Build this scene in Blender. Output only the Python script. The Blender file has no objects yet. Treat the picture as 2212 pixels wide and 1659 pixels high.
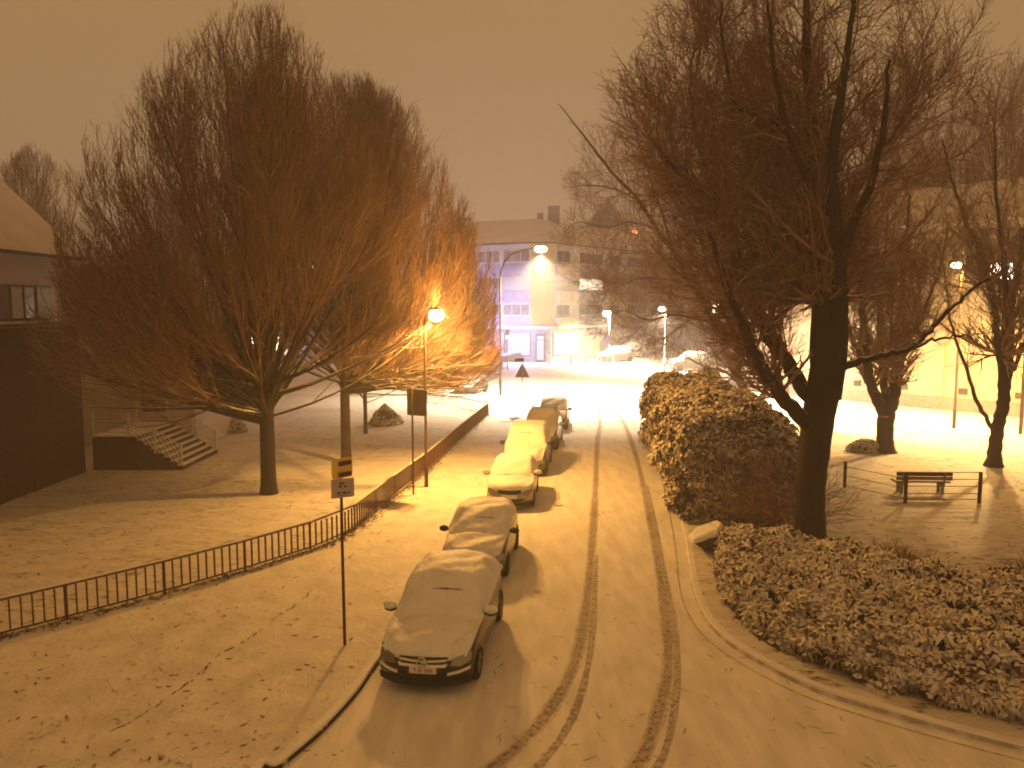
import bpy, math, random
import numpy as np
from mathutils import Vector, Matrix
random.seed(7)
RNG = np.random.default_rng(7)
SC = bpy.context.scene
COL = SC.collection
PI = math.pi

# ------------------------------------------------------------------ camera
CAM_H, F_PX, HOR = 6.9, 1720.0, 660.0          # eye height, focal length and horizon row in a 2212 x 1659 frame
PITCH = math.atan((829.5 - HOR) / F_PX)
cam_d = bpy.data.cameras.new('camera')
cam = bpy.data.objects.new('camera', cam_d); COL.objects.link(cam)
cam.location = (0, 0, CAM_H)
cam.rotation_euler = (PI / 2 - PITCH, 0, 0)
cam_d.sensor_width = 36.0
cam_d.lens = 36.0 * F_PX / 2212.0
cam_d.clip_start = 0.1
cam_d.clip_end = 2000.0
SC.camera = cam

# ------------------------------------------------------------------ world: snow cloud lit from below by the town
world = bpy.data.worlds.new('World'); SC.world = world
world.use_nodes = True
wn = world.node_tree; wn.nodes.clear()
w_out = wn.nodes.new('ShaderNodeOutputWorld')
w_bg = wn.nodes.new('ShaderNodeBackground')
w_tc = wn.nodes.new('ShaderNodeTexCoord')
w_sep = wn.nodes.new('ShaderNodeSeparateXYZ')
w_rmp = wn.nodes.new('ShaderNodeValToRGB')
w_noi = wn.nodes.new('ShaderNodeTexNoise'); w_noi.inputs['Scale'].default_value = 1.6
w_mul = wn.nodes.new('ShaderNodeMixRGB'); w_mul.blend_type = 'MULTIPLY'; w_mul.inputs[0].default_value = 0.22
w_sky = wn.nodes.new('ShaderNodeTexSky'); w_sky.sky_type = 'NISHITA'; w_sky.sun_disc = False
w_sky.sun_elevation = math.radians(-8); w_sky.sun_rotation = math.radians(150)
w_add = wn.nodes.new('ShaderNodeMixRGB'); w_add.blend_type = 'ADD'; w_add.inputs[0].default_value = 0.05
wn.links.new(w_tc.outputs['Generated'], w_sep.inputs[0])
wn.links.new(w_sep.outputs['Z'], w_rmp.inputs[0])
wn.links.new(w_tc.outputs['Generated'], w_noi.inputs['Vector'])
e = w_rmp.color_ramp.elements
e[0].position = 0.0; e[0].color = (0.60, 0.385, 0.205, 1)
e[1].position = 1.0; e[1].color = (0.68, 0.272, 0.048, 1)
m_ = w_rmp.color_ramp.elements.new(0.18); m_.color = (0.58, 0.392, 0.205, 1)
m_ = w_rmp.color_ramp.elements.new(0.38); m_.color = (0.56, 0.330, 0.118, 1)
wn.links.new(w_rmp.outputs[0], w_mul.inputs[1]); wn.links.new(w_noi.outputs['Fac'], w_mul.inputs[2])
wn.links.new(w_mul.outputs[0], w_add.inputs[1]); wn.links.new(w_sky.outputs[0], w_add.inputs[2])
wn.links.new(w_add.outputs[0], w_bg.inputs['Color'])
w_bg.inputs['Strength'].default_value = 0.87
wn.links.new(w_bg.outputs[0], w_out.inputs[0])

SC.view_settings.view_transform = 'Standard'
SC.view_settings.look = 'None'
SC.view_settings.exposure = 0.0
SC.view_settings.gamma = 1.0
SC.cycles.use_denoising = True
try: SC.cycles.denoiser = 'OPENIMAGEDENOISE'
except Exception: pass
SC.cycles.max_bounces = 6
SC.cycles.diffuse_bounces = 3
SC.cycles.glossy_bounces = 2
SC.cycles.transmission_bounces = 2
SC.cycles.volume_bounces = 1
SC.cycles.transparent_max_bounces = 4
SC.cycles.sample_clamp_indirect = 6.0
SC.cycles.filter_width = 1.9
HAZE_DENSITY = 0.0042

# ------------------------------------------------------------------ placing helpers
_cp, _sp = math.cos(PITCH), math.sin(PITCH)
def ray(px, py):
    a, b = (px - 1106.0) / F_PX, (829.5 - py) / F_PX
    return Vector((a, _cp + b * _sp, -_sp + b * _cp))
def G(px, py, z=0.0):                 # where the ground is under a point of the photo
    r = ray(px, py); t = (z - CAM_H) / r.z
    return Vector((r.x * t, r.y * t, z))
def AT(px, py, Y):                    # the point at distance Y behind a point of the photo
    r = ray(px, py); t = Y / r.y
    return Vector((r.x * t, Y, CAM_H + r.z * t))

# ------------------------------------------------------------------ material helpers
def mat(name, color, rough=0.7, metal=0.0, noise=None, bump=None, emis=None, estr=0.0, spec=0.4, coat=0.0):
    m = bpy.data.materials.new(name); m.use_nodes = True
    nt = m.node_tree; p = nt.nodes['Principled BSDF']
    p.inputs['Roughness'].default_value = rough
    p.inputs['Metallic'].default_value = metal
    p.inputs['Specular IOR Level'].default_value = spec
    p.inputs['Coat Weight'].default_value = coat
    p.inputs['Base Color'].default_value = (*color, 1)
    tc = nt.nodes.new('ShaderNodeTexCoord')
    if noise:
        sc, col2, lo, hi = noise
        n = nt.nodes.new('ShaderNodeTexNoise'); n.inputs['Scale'].default_value = sc; n.inputs['Detail'].default_value = 5
        r = nt.nodes.new('ShaderNodeValToRGB')
        r.color_ramp.elements[0].position = lo; r.color_ramp.elements[0].color = (*color, 1)
        r.color_ramp.elements[1].position = hi; r.color_ramp.elements[1].color = (*col2, 1)
        nt.links.new(tc.outputs['Object'], n.inputs['Vector']); nt.links.new(n.outputs['Fac'], r.inputs[0])
        nt.links.new(r.outputs[0], p.inputs['Base Color'])
    if bump:
        sc, st, di = bump
        n = nt.nodes.new('ShaderNodeTexNoise'); n.inputs['Scale'].default_value = sc; n.inputs['Detail'].default_value = 6
        b = nt.nodes.new('ShaderNodeBump'); b.inputs['Strength'].default_value = st; b.inputs['Distance'].default_value = di
        nt.links.new(tc.outputs['Object'], n.inputs['Vector']); nt.links.new(n.outputs['Fac'], b.inputs['Height'])
        nt.links.new(b.outputs[0], p.inputs['Normal'])
    if emis:
        p.inputs['Emission Color'].default_value = (*emis, 1); p.inputs['Emission Strength'].default_value = estr
    return m

def snow_ground(name, base, litter, l_scale, l_lo, l_hi, patch=None, stretch=(1, 1, 1), bump_d=0.05, rot=0.0):
    """snow with dark grass, leaves and dirt poking through in its own pattern"""
    m = bpy.data.materials.new(name); m.use_nodes = True
    nt = m.node_tree; p = nt.nodes['Principled BSDF']; p.inputs['Roughness'].default_value = 0.65
    p.inputs['Specular IOR Level'].default_value = 0.25
    tc = nt.nodes.new('ShaderNodeTexCoord')
    mp = nt.nodes.new('ShaderNodeMapping'); mp.inputs['Scale'].default_value = stretch; mp.inputs['Rotation'].default_value = (0, 0, rot)
    nt.links.new(tc.outputs['Object'], mp.inputs['Vector'])
    n1 = nt.nodes.new('ShaderNodeTexNoise'); n1.inputs['Scale'].default_value = l_scale; n1.inputs['Detail'].default_value = 7; n1.inputs['Roughness'].default_value = 0.62
    nt.links.new(mp.outputs[0], n1.inputs['Vector'])
    n2 = nt.nodes.new('ShaderNodeTexNoise'); n2.inputs['Scale'].default_value = 0.22; n2.inputs['Detail'].default_value = 3
    nt.links.new(tc.outputs['Object'], n2.inputs['Vector'])
    a = nt.nodes.new('ShaderNodeMath'); a.operation = 'MULTIPLY_ADD'; a.inputs[1].default_value = 0.35; 
    nt.links.new(n2.outputs['Fac'], a.inputs[0]); nt.links.new(n1.outputs['Fac'], a.inputs[2])
    r = nt.nodes.new('ShaderNodeValToRGB')
    r.color_ramp.elements[0].position = l_lo; r.color_ramp.elements[0].color = (0, 0, 0, 1)
    r.color_ramp.elements[1].position = l_hi; r.color_ramp.elements[1].color = (1, 1, 1, 1)
    nt.links.new(a.outputs[0], r.inputs[0])
    n3 = nt.nodes.new('ShaderNodeTexNoise'); n3.inputs['Scale'].default_value = 1.3; n3.inputs['Detail'].default_value = 5
    nt.links.new(mp.outputs[0], n3.inputs['Vector'])
    cr = nt.nodes.new('ShaderNodeValToRGB')
    cr.color_ramp.elements[0].position = 0.35; cr.color_ramp.elements[0].color = (*[c * 0.82 for c in base], 1)
    cr.color_ramp.elements[1].position = 0.62; cr.color_ramp.elements[1].color = (*base, 1)
    nt.links.new(n3.outputs['Fac'], cr.inputs[0])
    mx = nt.nodes.new('ShaderNodeMixRGB'); mx.inputs[2].default_value = (*litter, 1)
    nt.links.new(r.outputs[0], mx.inputs[0]); nt.links.new(cr.outputs[0], mx.inputs[1])
    nt.links.new(mx.outputs[0], p.inputs['Base Color'])
    nb = nt.nodes.new('ShaderNodeTexNoise'); nb.inputs['Scale'].default_value = 5.0; nb.inputs['Detail'].default_value = 8
    nt.links.new(mp.outputs[0], nb.inputs['Vector'])
    b = nt.nodes.new('ShaderNodeBump'); b.inputs['Strength'].default_value = 0.55; b.inputs['Distance'].default_value = bump_d
    nt.links.new(nb.outputs['Fac'], b.inputs['Height']); nt.links.new(b.outputs[0], p.inputs['Normal'])
    return m

def snow_topped(name, dark, snow=(0.80, 0.79, 0.77), lo=0.15, hi=0.6, nscale=9.0, rough=0.8, dark2=None, amt=0.5):
    """a dark surface whose upward faces carry snow"""
    m = bpy.data.materials.new(name); m.use_nodes = True
    nt = m.node_tree; p = nt.nodes['Principled BSDF']; p.inputs['Roughness'].default_value = rough
    p.inputs['Specular IOR Level'].default_value = 0.2
    g = nt.nodes.new('ShaderNodeNewGeometry'); s = nt.nodes.new('ShaderNodeSeparateXYZ')
    nt.links.new(g.outputs['True Normal'], s.inputs[0])
    tc = nt.nodes.new('ShaderNodeTexCoord')
    n = nt.nodes.new('ShaderNodeTexNoise'); n.inputs['Scale'].default_value = nscale; n.inputs['Detail'].default_value = 3
    nt.links.new(tc.outputs['Object'], n.inputs['Vector'])
    a = nt.nodes.new('ShaderNodeMath'); a.operation = 'MULTIPLY_ADD'; a.inputs[1].default_value = amt
    nt.links.new(n.outputs['Fac'], a.inputs[0]); nt.links.new(s.outputs['Z'], a.inputs[2])
    mr = nt.nodes.new('ShaderNodeMapRange'); mr.inputs[1].default_value = lo + amt * 0.5; mr.inputs[2].default_value = hi + amt * 0.5
    nt.links.new(a.outputs[0], mr.inputs[0])
    dk = nt.nodes.new('ShaderNodeMixRGB'); dk.inputs[1].default_value = (*dark, 1); dk.inputs[2].default_value = (*(dark2 or [c * 0.5 for c in dark]), 1)
    n2 = nt.nodes.new('ShaderNodeTexNoise'); n2.inputs['Scale'].default_value = 2.2
    nt.links.new(tc.outputs['Object'], n2.inputs['Vector']); nt.links.new(n2.outputs['Fac'], dk.inputs[0])
    mx = nt.nodes.new('ShaderNodeMixRGB'); mx.inputs[2].default_value = (*snow, 1)
    nt.links.new(mr.outputs[0], mx.inputs[0]); nt.links.new(dk.outputs[0], mx.inputs[1]); nt.links.new(mx.outputs[0], p.inputs['Base Color'])
    return m

def brick_mat(name, c1, c2, mortar, sc=1.0):
    m = bpy.data.materials.new(name); m.use_nodes = True
    nt = m.node_tree; p = nt.nodes['Principled BSDF']; p.inputs['Roughness'].default_value = 0.9
    tc = nt.nodes.new('ShaderNodeTexCoord'); sx = nt.nodes.new('ShaderNodeSeparateXYZ'); cx = nt.nodes.new('ShaderNodeCombineXYZ')
    ad = nt.nodes.new('ShaderNodeMath'); ad.operation = 'ADD'
    nt.links.new(tc.outputs['Object'], sx.inputs[0]); nt.links.new(sx.outputs['X'], ad.inputs[0]); nt.links.new(sx.outputs['Y'], ad.inputs[1])
    nt.links.new(ad.outputs[0], cx.inputs['X']); nt.links.new(sx.outputs['Z'], cx.inputs['Y'])
    b = nt.nodes.new('ShaderNodeTexBrick'); b.inputs['Scale'].default_value = sc
    b.inputs['Color1'].default_value = (*c1, 1); b.inputs['Color2'].default_value = (*c2, 1); b.inputs['Mortar'].default_value = (*mortar, 1)
    b.inputs['Brick Width'].default_value = 0.22; b.inputs['Row Height'].default_value = 0.075; b.inputs['Mortar Size'].default_value = 0.008
    nt.links.new(cx.outputs[0], b.inputs['Vector']); nt.links.new(b.outputs['Color'], p.inputs['Base Color'])
    return m

M = {}
M['snow_road'] = snow_ground('snow_road', (0.80, 0.77, 0.73), (0.30, 0.26, 0.22), 3.2, 0.835, 0.93, stretch=(2.2, 0.5, 1), rot=-0.13, bump_d=0.025)
M['snow_lawn'] = snow_ground('snow_lawn', (0.70, 0.66, 0.62), (0.10, 0.075, 0.045), 4.2, 0.735, 0.88, stretch=(0.7, 1.7, 1), bump_d=0.09)
M['snow_path'] = snow_ground('snow_path', (0.74, 0.70, 0.65), (0.14, 0.11, 0.08), 5.0, 0.80, 0.93, stretch=(1.2, 1.0, 1), bump_d=0.06)
M['snow_far'] = snow_ground('snow_far', (0.80, 0.78, 0.75), (0.35, 0.3, 0.26), 1.5, 0.85, 0.97)
M['snow'] = mat('snow', (0.80, 0.785, 0.76), 0.6, noise=(2.5, (0.70, 0.68, 0.65), 0.4, 0.75), bump=(7.0, 0.5, 0.03), spec=0.25)
M['snow_soft'] = mat('snow_soft', (0.80, 0.785, 0.76), 0.6, noise=(3.0, (0.68, 0.66, 0.63), 0.45, 0.8), bump=(22.0, 0.35, 0.012), spec=0.25)
M['track_edge'] = snow_ground('track_edge', (0.66, 0.61, 0.55), (0.40, 0.35, 0.30), 7.0, 0.66, 0.80, bump_d=0.03)
M['track'] = snow_ground('track', (0.47, 0.41, 0.35), (0.17, 0.14, 0.12), 11.0, 0.66, 0.78, bump_d=0.03)
M['track_thin'] = snow_ground('track_thin', (0.56, 0.52, 0.47), (0.25, 0.22, 0.19), 9.0, 0.62, 0.76, bump_d=0.03)
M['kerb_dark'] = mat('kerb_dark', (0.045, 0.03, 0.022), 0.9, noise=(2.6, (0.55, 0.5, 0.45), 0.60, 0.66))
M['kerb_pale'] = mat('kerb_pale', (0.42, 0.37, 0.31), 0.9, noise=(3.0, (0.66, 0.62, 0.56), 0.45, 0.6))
M['bark'] = snow_topped('bark', (0.040, 0.027, 0.019), lo=0.4, hi=0.8, nscale=4.0, dark2=(0.022, 0.015, 0.011))
M['bark_dark'] = snow_topped('bark_dark', (0.034, 0.022, 0.015), lo=0.55, hi=1.0, nscale=4.0, dark2=(0.018, 0.012, 0.009))
M['twig'] = snow_topped('twig', (0.32, 0.172, 0.116), snow=(0.80, 0.75, 0.70), lo=0.38, hi=0.82, nscale=1.6, dark2=(0.13, 0.074, 0.047), amt=.6)
M['twig_red'] = snow_topped('twig_red', (0.31, 0.160, 0.108), snow=(0.76, 0.70, 0.64), lo=0.50, hi=0.95, nscale=1.6, dark2=(0.14, 0.078, 0.052), amt=.6)
M['leaf'] = snow_topped('leaf', (0.105, 0.072, 0.040), snow=(0.74, 0.68, 0.61), lo=0.02, hi=0.62, nscale=1.8, dark2=(0.075, 0.045, 0.026), amt=1.3)
M['shade_core'] = mat('shade_core', (0.03, 0.018, 0.010), 0.95)  # near-black, so gaps between the leaves read as deep shade
M['rust'] = snow_topped('rust', (0.115, 0.045, 0.028), lo=0.6, hi=0.95, dark2=(0.075, 0.03, 0.02))
M['iron'] = snow_topped('iron', (0.075, 0.045, 0.032), lo=0.7, hi=1.0, dark2=(0.05, 0.03, 0.022))
M['steel'] = mat('steel', (0.06, 0.05, 0.045), 0.6, metal=0.2, noise=(12, (0.035, 0.03, 0.027), 0.4, 0.7))
M['galv'] = mat('galv', (0.34, 0.31, 0.28), 0.5, metal=0.4, noise=(14, (0.24, 0.21, 0.19), 0.4, 0.7))
M['white_pole'] = mat('white_pole', (0.62, 0.58, 0.54), 0.5, noise=(10, (0.5, 0.46, 0.42), 0.4, 0.7))
M['brick_dark'] = brick_mat('brick_dark', (0.075, 0.035, 0.022), (0.05, 0.025, 0.016), (0.06, 0.04, 0.03))
M['brick_mid'] = brick_mat('brick_mid', (0.22, 0.13, 0.09), (0.17, 0.10, 0.07), (0.25, 0.2, 0.17))
M['hall_plaster'] = mat('hall_plaster', (0.56, 0.47, 0.33), 0.9, noise=(0.35, (0.40, 0.33, 0.23), 0.35, 0.7), bump=(8, 0.3, 0.02))
M['plaster'] = mat('plaster', (0.62, 0.56, 0.50), 0.9, noise=(0.8, (0.52, 0.46, 0.41), 0.4, 0.7), bump=(30, 0.2, 0.01))
M['plaster_pale'] = mat('plaster_pale', (0.62, 0.58, 0.52), 0.9, noise=(0.6, (0.52, 0.47, 0.40), 0.4, 0.7))
M['plaster_yellow'] = mat('plaster_yellow', (0.58, 0.42, 0.09), 0.85, noise=(0.5, (0.50, 0.36, 0.075), 0.4, 0.7))
M['panel_lilac'] = mat('panel_lilac', (0.38, 0.36, 0.48), 0.8, noise=(1.5, (0.25, 0.22, 0.31), 0.4, 0.7))
M['panel_grey'] = mat('panel_grey', (0.34, 0.31, 0.31), 0.8, noise=(1.5, (0.19, 0.165, 0.165), 0.4, 0.7))
M['panel_cream'] = mat('panel_cream', (0.66, 0.54, 0.38), 0.8, noise=(1.5, (0.43, 0.32, 0.2), 0.4, 0.7))
M['blind'] = mat('blind', (0.55, 0.52, 0.47), 0.8, noise=(3, (0.48, 0.45, 0.41), 0.4, 0.7))
M['frame'] = mat('frame', (0.70, 0.67, 0.62), 0.6, noise=(6, (0.6, 0.57, 0.52), 0.4, 0.7))
M['frame_dark'] = mat('frame_dark', (0.05, 0.04, 0.035), 0.6)
M['glass_dark'] = mat('glass_dark', (0.035, 0.028, 0.024), 0.12, spec=0.6)
M['glass_grey'] = mat('glass_grey', (0.12, 0.10, 0.09), 0.2, spec=0.6, noise=(1.2, (0.22, 0.19, 0.17), 0.45, 0.6))
M['lit_warm'] = mat('lit_warm', (0.5, 0.45, 0.35), 0.6, emis=(1.0, 0.80, 0.52), estr=9)
M['lit_small'] = mat('lit_small', (0.5, 0.45, 0.35), 0.6, emis=(1.0, 0.82, 0.55), estr=5.0)
def lit_noise(name, c1, c2, s, scale):
    m = mat(name, (0.4, 0.4, 0.4), 0.5); nt = m.node_tree; p = nt.nodes['Principled BSDF']
    tc = nt.nodes.new('ShaderNodeTexCoord'); n = nt.nodes.new('ShaderNodeTexNoise'); n.inputs['Scale'].default_value = scale; n.inputs['Detail'].default_value = 3
    r = nt.nodes.new('ShaderNodeValToRGB'); r.color_ramp.elements[0].position = 0.35; r.color_ramp.elements[1].position = 0.65
    r.color_ramp.elements[0].color = (*c1, 1); r.color_ramp.elements[1].color = (*c2, 1)
    nt.links.new(tc.outputs['Object'], n.inputs['Vector']); nt.links.new(n.outputs['Fac'], r.inputs[0]); nt.links.new(r.outputs[0], p.inputs['Emission Color'])
    p.inputs['Emission Strength'].default_value = s
    return m
M['lit_shop'] = lit_noise('lit_shop', (0.36, 0.36, 0.72), (0.50, 0.50, 0.92), 0.42, 0.6)
M['lit_curtain'] = lit_noise('lit_curtain', (1.0, 0.72, 0.42), (1.0, 0.9, 0.72), 2.4, 3.0)
M['lamp_lens'] = mat('lamp_lens', (1, 1, 1), 0.4, emis=(1.0, 0.72, 0.30), estr=30)
M['lamp_lens_pale'] = mat('lamp_lens_pale', (1, 1, 1), 0.4, emis=(1.0, 0.78, 0.45), estr=30)
M['lamp_lens_white'] = mat('lamp_lens_white', (1, 1, 1), 0.4, emis=(1.0, 0.86, 0.70), estr=22)
M['green_light'] = mat('green_light', (0.1, 0.5, 0.4), 0.4, emis=(0.10, 0.85, 0.75), estr=16)
M['blue_light'] = mat('blue_light', (0.1, 0.2, 0.6), 0.4, emis=(0.12, 0.30, 1.0), estr=40)
M['white_light'] = mat('white_light', (0.6, 0.6, 0.6), 0.4, emis=(0.85, 0.85, 1.0), estr=30)
M['red_light'] = mat('red_light', (0.5, 0.05, 0.03), 0.4, emis=(1.0, 0.10, 0.02), estr=14)
M['red_hot'] = mat('red_hot', (0.5, 0.05, 0.03), 0.4, emis=(1.0, 0.30, 0.14), estr=26)
M['car_dark'] = mat('car_dark', (0.030, 0.022, 0.020), 0.32, metal=0.3, coat=0.5)
M['car_grey'] = mat('car_grey', (0.085, 0.068, 0.055), 0.35, metal=0.3, coat=0.5)
M['car_silver'] = mat('car_silver', (0.30, 0.26, 0.22), 0.35, metal=0.4, coat=0.4)
M['car_white'] = mat('car_white', (0.55, 0.52, 0.47), 0.4, coat=0.4)
M['plastic'] = mat('plastic', (0.012, 0.010, 0.010), 0.6)
M['chrome'] = mat('chrome', (0.62, 0.58, 0.52), 0.25, metal=0.85)
M['rubber'] = mat('rubber', (0.014, 0.013, 0.012), 0.9)
M['headlamp'] = mat('headlamp', (0.30, 0.26, 0.22), 0.15, metal=0.4, spec=0.7)
M['plate_white'] = mat('plate_white', (0.66, 0.60, 0.55), 0.5)
M['plate_red'] = mat('plate_red', (0.25, 0.04, 0.03), 0.5)
M['plate_blue'] = mat('plate_blue', (0.03, 0.04, 0.22), 0.5)
M['stone'] = mat('stone', (0.05, 0.042, 0.035), 0.9, noise=(6, (0.12, 0.10, 0.085), 0.5, 0.7), bump=(9, 0.8, 0.04))
M['wood'] = mat('wood', (0.11, 0.055, 0.035), 0.8, noise=(14, (0.07, 0.035, 0.022), 0.4, 0.7))
M['concrete'] = mat('concrete', (0.30, 0.27, 0.23), 0.9, noise=(5, (0.2, 0.18, 0.15), 0.4, 0.7))
M['sign_back'] = mat('sign_back', (0.085, 0.045, 0.032), 0.6, noise=(8, (0.06, 0.03, 0.022), 0.4, 0.7))
M['sign_yellow'] = mat('sign_yellow', (0.85, 0.62, 0.16), 0.5)
M['sign_violet'] = mat('sign_violet', (0.10, 0.03, 0.06), 0.5)
M['sign_grey'] = mat('sign_grey', (0.48, 0.38, 0.36), 0.6)
M['sign_blue'] = mat('sign_blue', (0.28, 0.27, 0.62), 0.5)
M['roof_snow'] = mat('roof_snow', (0.66, 0.62, 0.57), 0.8, noise=(0.5, (0.56, 0.52, 0.48), 0.35, 0.7), bump=(3, 0.4, 0.05))
M['roof_dark'] = mat('roof_dark', (0.10, 0.065, 0.045), 0.9, noise=(1.0, (0.16, 0.12, 0.09), 0.4, 0.7))
M['litter'] = mat('litter', (0.10, 0.068, 0.042), 0.9, noise=(3, (0.20, 0.15, 0.10), 0.4, 0.7))

# ------------------------------------------------------------------ object helpers
def tag(o, label=None, cat=None, group=None, kind=None):
    if label: o['label'] = label
    if cat: o['category'] = cat
    if group: o['group'] = group
    if kind: o['kind'] = kind
    return o
def thing(name, label, cat, loc=(0, 0, 0), rz=0.0, group=None):
    o = bpy.data.objects.new(name, None); COL.objects.link(o)
    o.location = loc; o.rotation_euler = (0, 0, rz); o.empty_display_size = 0.2
    return tag(o, label, cat, group)
def raw(name, V, Fq, m, parent=None, smooth=False, mats=None, midx=None):
    """numpy verts and faces to one mesh object; Fq: (n,3) or (n,4) array, or a list of tuples"""
    me = bpy.data.meshes.new(name)
    V = np.asarray(V, dtype=np.float32)
    if isinstance(Fq, np.ndarray):
        nf, k = Fq.shape
        me.vertices.add(len(V)); me.vertices.foreach_set('co', V.ravel())
        me.loops.add(nf * k); me.loops.foreach_set('vertex_index', Fq.astype(np.int32).ravel())
        me.polygons.add(nf); me.polygons.foreach_set('loop_start', np.arange(0, nf * k, k, dtype=np.int32))
        me.polygons.foreach_set('loop_total', np.full(nf, k, dtype=np.int32))
        me.update(calc_edges=True)
    else:
        me.from_pydata([tuple(map(float, v)) for v in V], [], Fq); me.update()
    for mm in (mats or [m]): me.materials.append(mm)
    if midx is not None: me.polygons.foreach_set('material_index', np.asarray(midx, dtype=np.int32))
    if smooth: me.polygons.foreach_set('use_smooth', np.ones(len(me.polygons), dtype=bool))
    o = bpy.data.objects.new(name, me); COL.objects.link(o)
    if parent: o.parent = parent
    return o
class MB:
    def __init__(s): s.v = []; s.f = []
    def add(s, V, F):
        n = len(s.v); s.v += [tuple(p) for p in V]; s.f += [tuple(i + n for i in f) for f in F]; return s
    def box(s, c, d, rz=0.0, mtx=None):
        x, y, z = d[0] / 2, d[1] / 2, d[2] / 2
        R = mtx or Matrix.Rotation(rz, 3, 'Z'); c = Vector(c)
        P = [c + R @ Vector((sx * x, sy * y, sz * z)) for sz in (-1, 1) for sy in (-1, 1) for sx in (-1, 1)]
        return s.add(P, [(0, 2, 3, 1), (4, 5, 7, 6), (0, 1, 5, 4), (2, 6, 7, 3), (0, 4, 6, 2), (1, 3, 7, 5)])
    def bar(s, a, b, w, h=None):
        a, b = Vector(a), Vector(b); t = b - a; L = t.length; h = h or w
        t.normalize(); up = Vector((0, 0, 1)) if abs(t.z) < 0.95 else Vector((0, 1, 0))
        x = t.cross(up).normalized(); z = x.cross(t)
        R = Matrix((x, t, z)).transposed()
        return s.box((a + b) / 2, (w, L, h), mtx=R)
    def tube(s, pts, rad, n=8, cap=True):
        pts = [Vector(p) for p in pts]; rad = rad if hasattr(rad, '__len__') else [rad] * len(pts)
        rings = []
        for i, p in enumerate(pts):
            t = (pts[min(i + 1, len(pts) - 1)] - pts[max(i - 1, 0)]).normalized()
            up = Vector((0, 0, 1)) if abs(t.z) < 0.9 else Vector((0, 1, 0))
            x = t.cross(up).normalized(); y = t.cross(x)
            rings.append([p + rad[i] * (math.cos(2 * PI * k / n) * x + math.sin(2 * PI * k / n) * y) for k in range(n)])
        V = [q for r in rings for q in r]; F = []
        for i in range(len(pts) - 1):
            for k in range(n): F.append((i * n + k, i * n + (k + 1) % n, (i + 1) * n + (k + 1) % n, (i + 1) * n + k))
        if cap: F.append(tuple(range(n))[::-1]); F.append(tuple((len(pts) - 1) * n + k for k in range(n)))
        return s.add(V, F)
    def prism(s, poly, z0, z1):
        n = len(poly); V = [(p[0], p[1], z0) for p in poly] + [(p[0], p[1], z1) for p in poly]
        return s.add(V, [tuple(range(n))[::-1], tuple(range(n, 2 * n))] + [(i, (i + 1) % n, n + (i + 1) % n, n + i) for i in range(n)])
    def sph(s, c, r, n=10, m=7, sq=(1, 1, 1), jit=0.0):
        c = Vector(c); V = []; F = []
        for i in range(m + 1):
            th = PI * i / m
            for k in range(n):
                ph = 2 * PI * k / n; j = 1 + jit * (random.random() - 0.5)
                V.append(c + Vector((math.sin(th) * math.cos(ph) * sq[0], math.sin(th) * math.sin(ph) * sq[1], math.cos(th) * sq[2])) * r * j)
        for i in range(m):
            for k in range(n): F.append((i * n + k, (i + 1) * n + k, (i + 1) * n + (k + 1) % n, i * n + (k + 1) % n))
        return s.add(V, F)
    def build(s, name, m, parent=None, smooth=False, bevel=0.0):
        o = raw(name, s.v, s.f, m, parent, smooth)
        if bevel:
            b = o.modifiers.new('bevel', 'BEVEL'); b.width = bevel; b.segments = 2; b.limit_method = 'ANGLE'
        return o
def sheet(name, poly, z, m, kind='structure'):
    o = raw(name, [(p[0], p[1], z) for p in poly], [tuple(range(len(poly)))], m)
    return tag(o, kind=kind)
def lamp(name, loc, power, color, radius=0.12, parent=None, spot=None, blend=0.6):
    d = bpy.data.lights.new(name, 'SPOT' if spot else 'POINT'); d.energy = power; d.color = color; d.shadow_soft_size = radius
    if spot: d.spot_size = math.radians(spot); d.spot_blend = blend
    o = bpy.data.objects.new(name, d); COL.objects.link(o); o.location = loc
    if parent: o.parent = parent
    return o
def smooth_line(pts, n=8):
    """Catmull-Rom through 2D or 3D points"""
    P = [np.array(p, dtype=float) for p in pts]; P = [2 * P[0] - P[1]] + P + [2 * P[-1] - P[-2]]; out = []
    for i in range(1, len(P) - 2):
        for k in range(n):
            t = k / n
            out.append(0.5 * ((2 * P[i]) + (-P[i - 1] + P[i + 1]) * t + (2 * P[i - 1] - 5 * P[i] + 4 * P[i + 1] - P[i + 2]) * t ** 2 + (-P[i - 1] + 3 * P[i] - 3 * P[i + 1] + P[i + 2]) * t ** 3))
    out.append(P[-2]); return out
def g2(px, py): p = G(px, py); return (p.x, p.y)

# ------------------------------------------------------------------ ground, roads, kerbs
STEP = 0.11
sheet('ground', [(-208, -28), (208, -28), (208, 268), (-208, 268)], 0.0, M['snow_far'])
left_kerb = [(-2.6, 4.0)] + [(g2(x, y)) for x, y in ((540, 1720), (604, 1659), (690, 1585), (768, 1500), (816, 1432))] + \
            [(-2.02, 18.0), (-1.62, 21.5), (-0.85, 27.2), (-0.25, 33), (0.55, 39.5), (1.05, 45.5), (1.15, 51.0), (0.75, 56.0), (-1.2, 61.0), (-5.0, 64.5), (-9, 72), (-30, 112)]
left_kerb = [tuple(p) for p in smooth_line(left_kerb, 6)]
right_kerb = [(9.9, 10.2), g2(2300, 1645), g2(2212, 1622), g2(2050, 1580), g2(1900, 1537), g2(1760, 1492), g2(1640, 1432), g2(1560, 1378), g2(1515, 1318), g2(1495, 1250), g2(1482, 1165),
              g2(1455, 1060), g2(1428, 965), g2(1409, 905), (9.2, 54.0), (10.6, 54.4), (13.5, 49.3), (18.5, 40.8), (23.0, 33.6), (34.0, 17.0)]
right_kerb = [tuple(p) for p in smooth_line(right_kerb, 6)]
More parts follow.
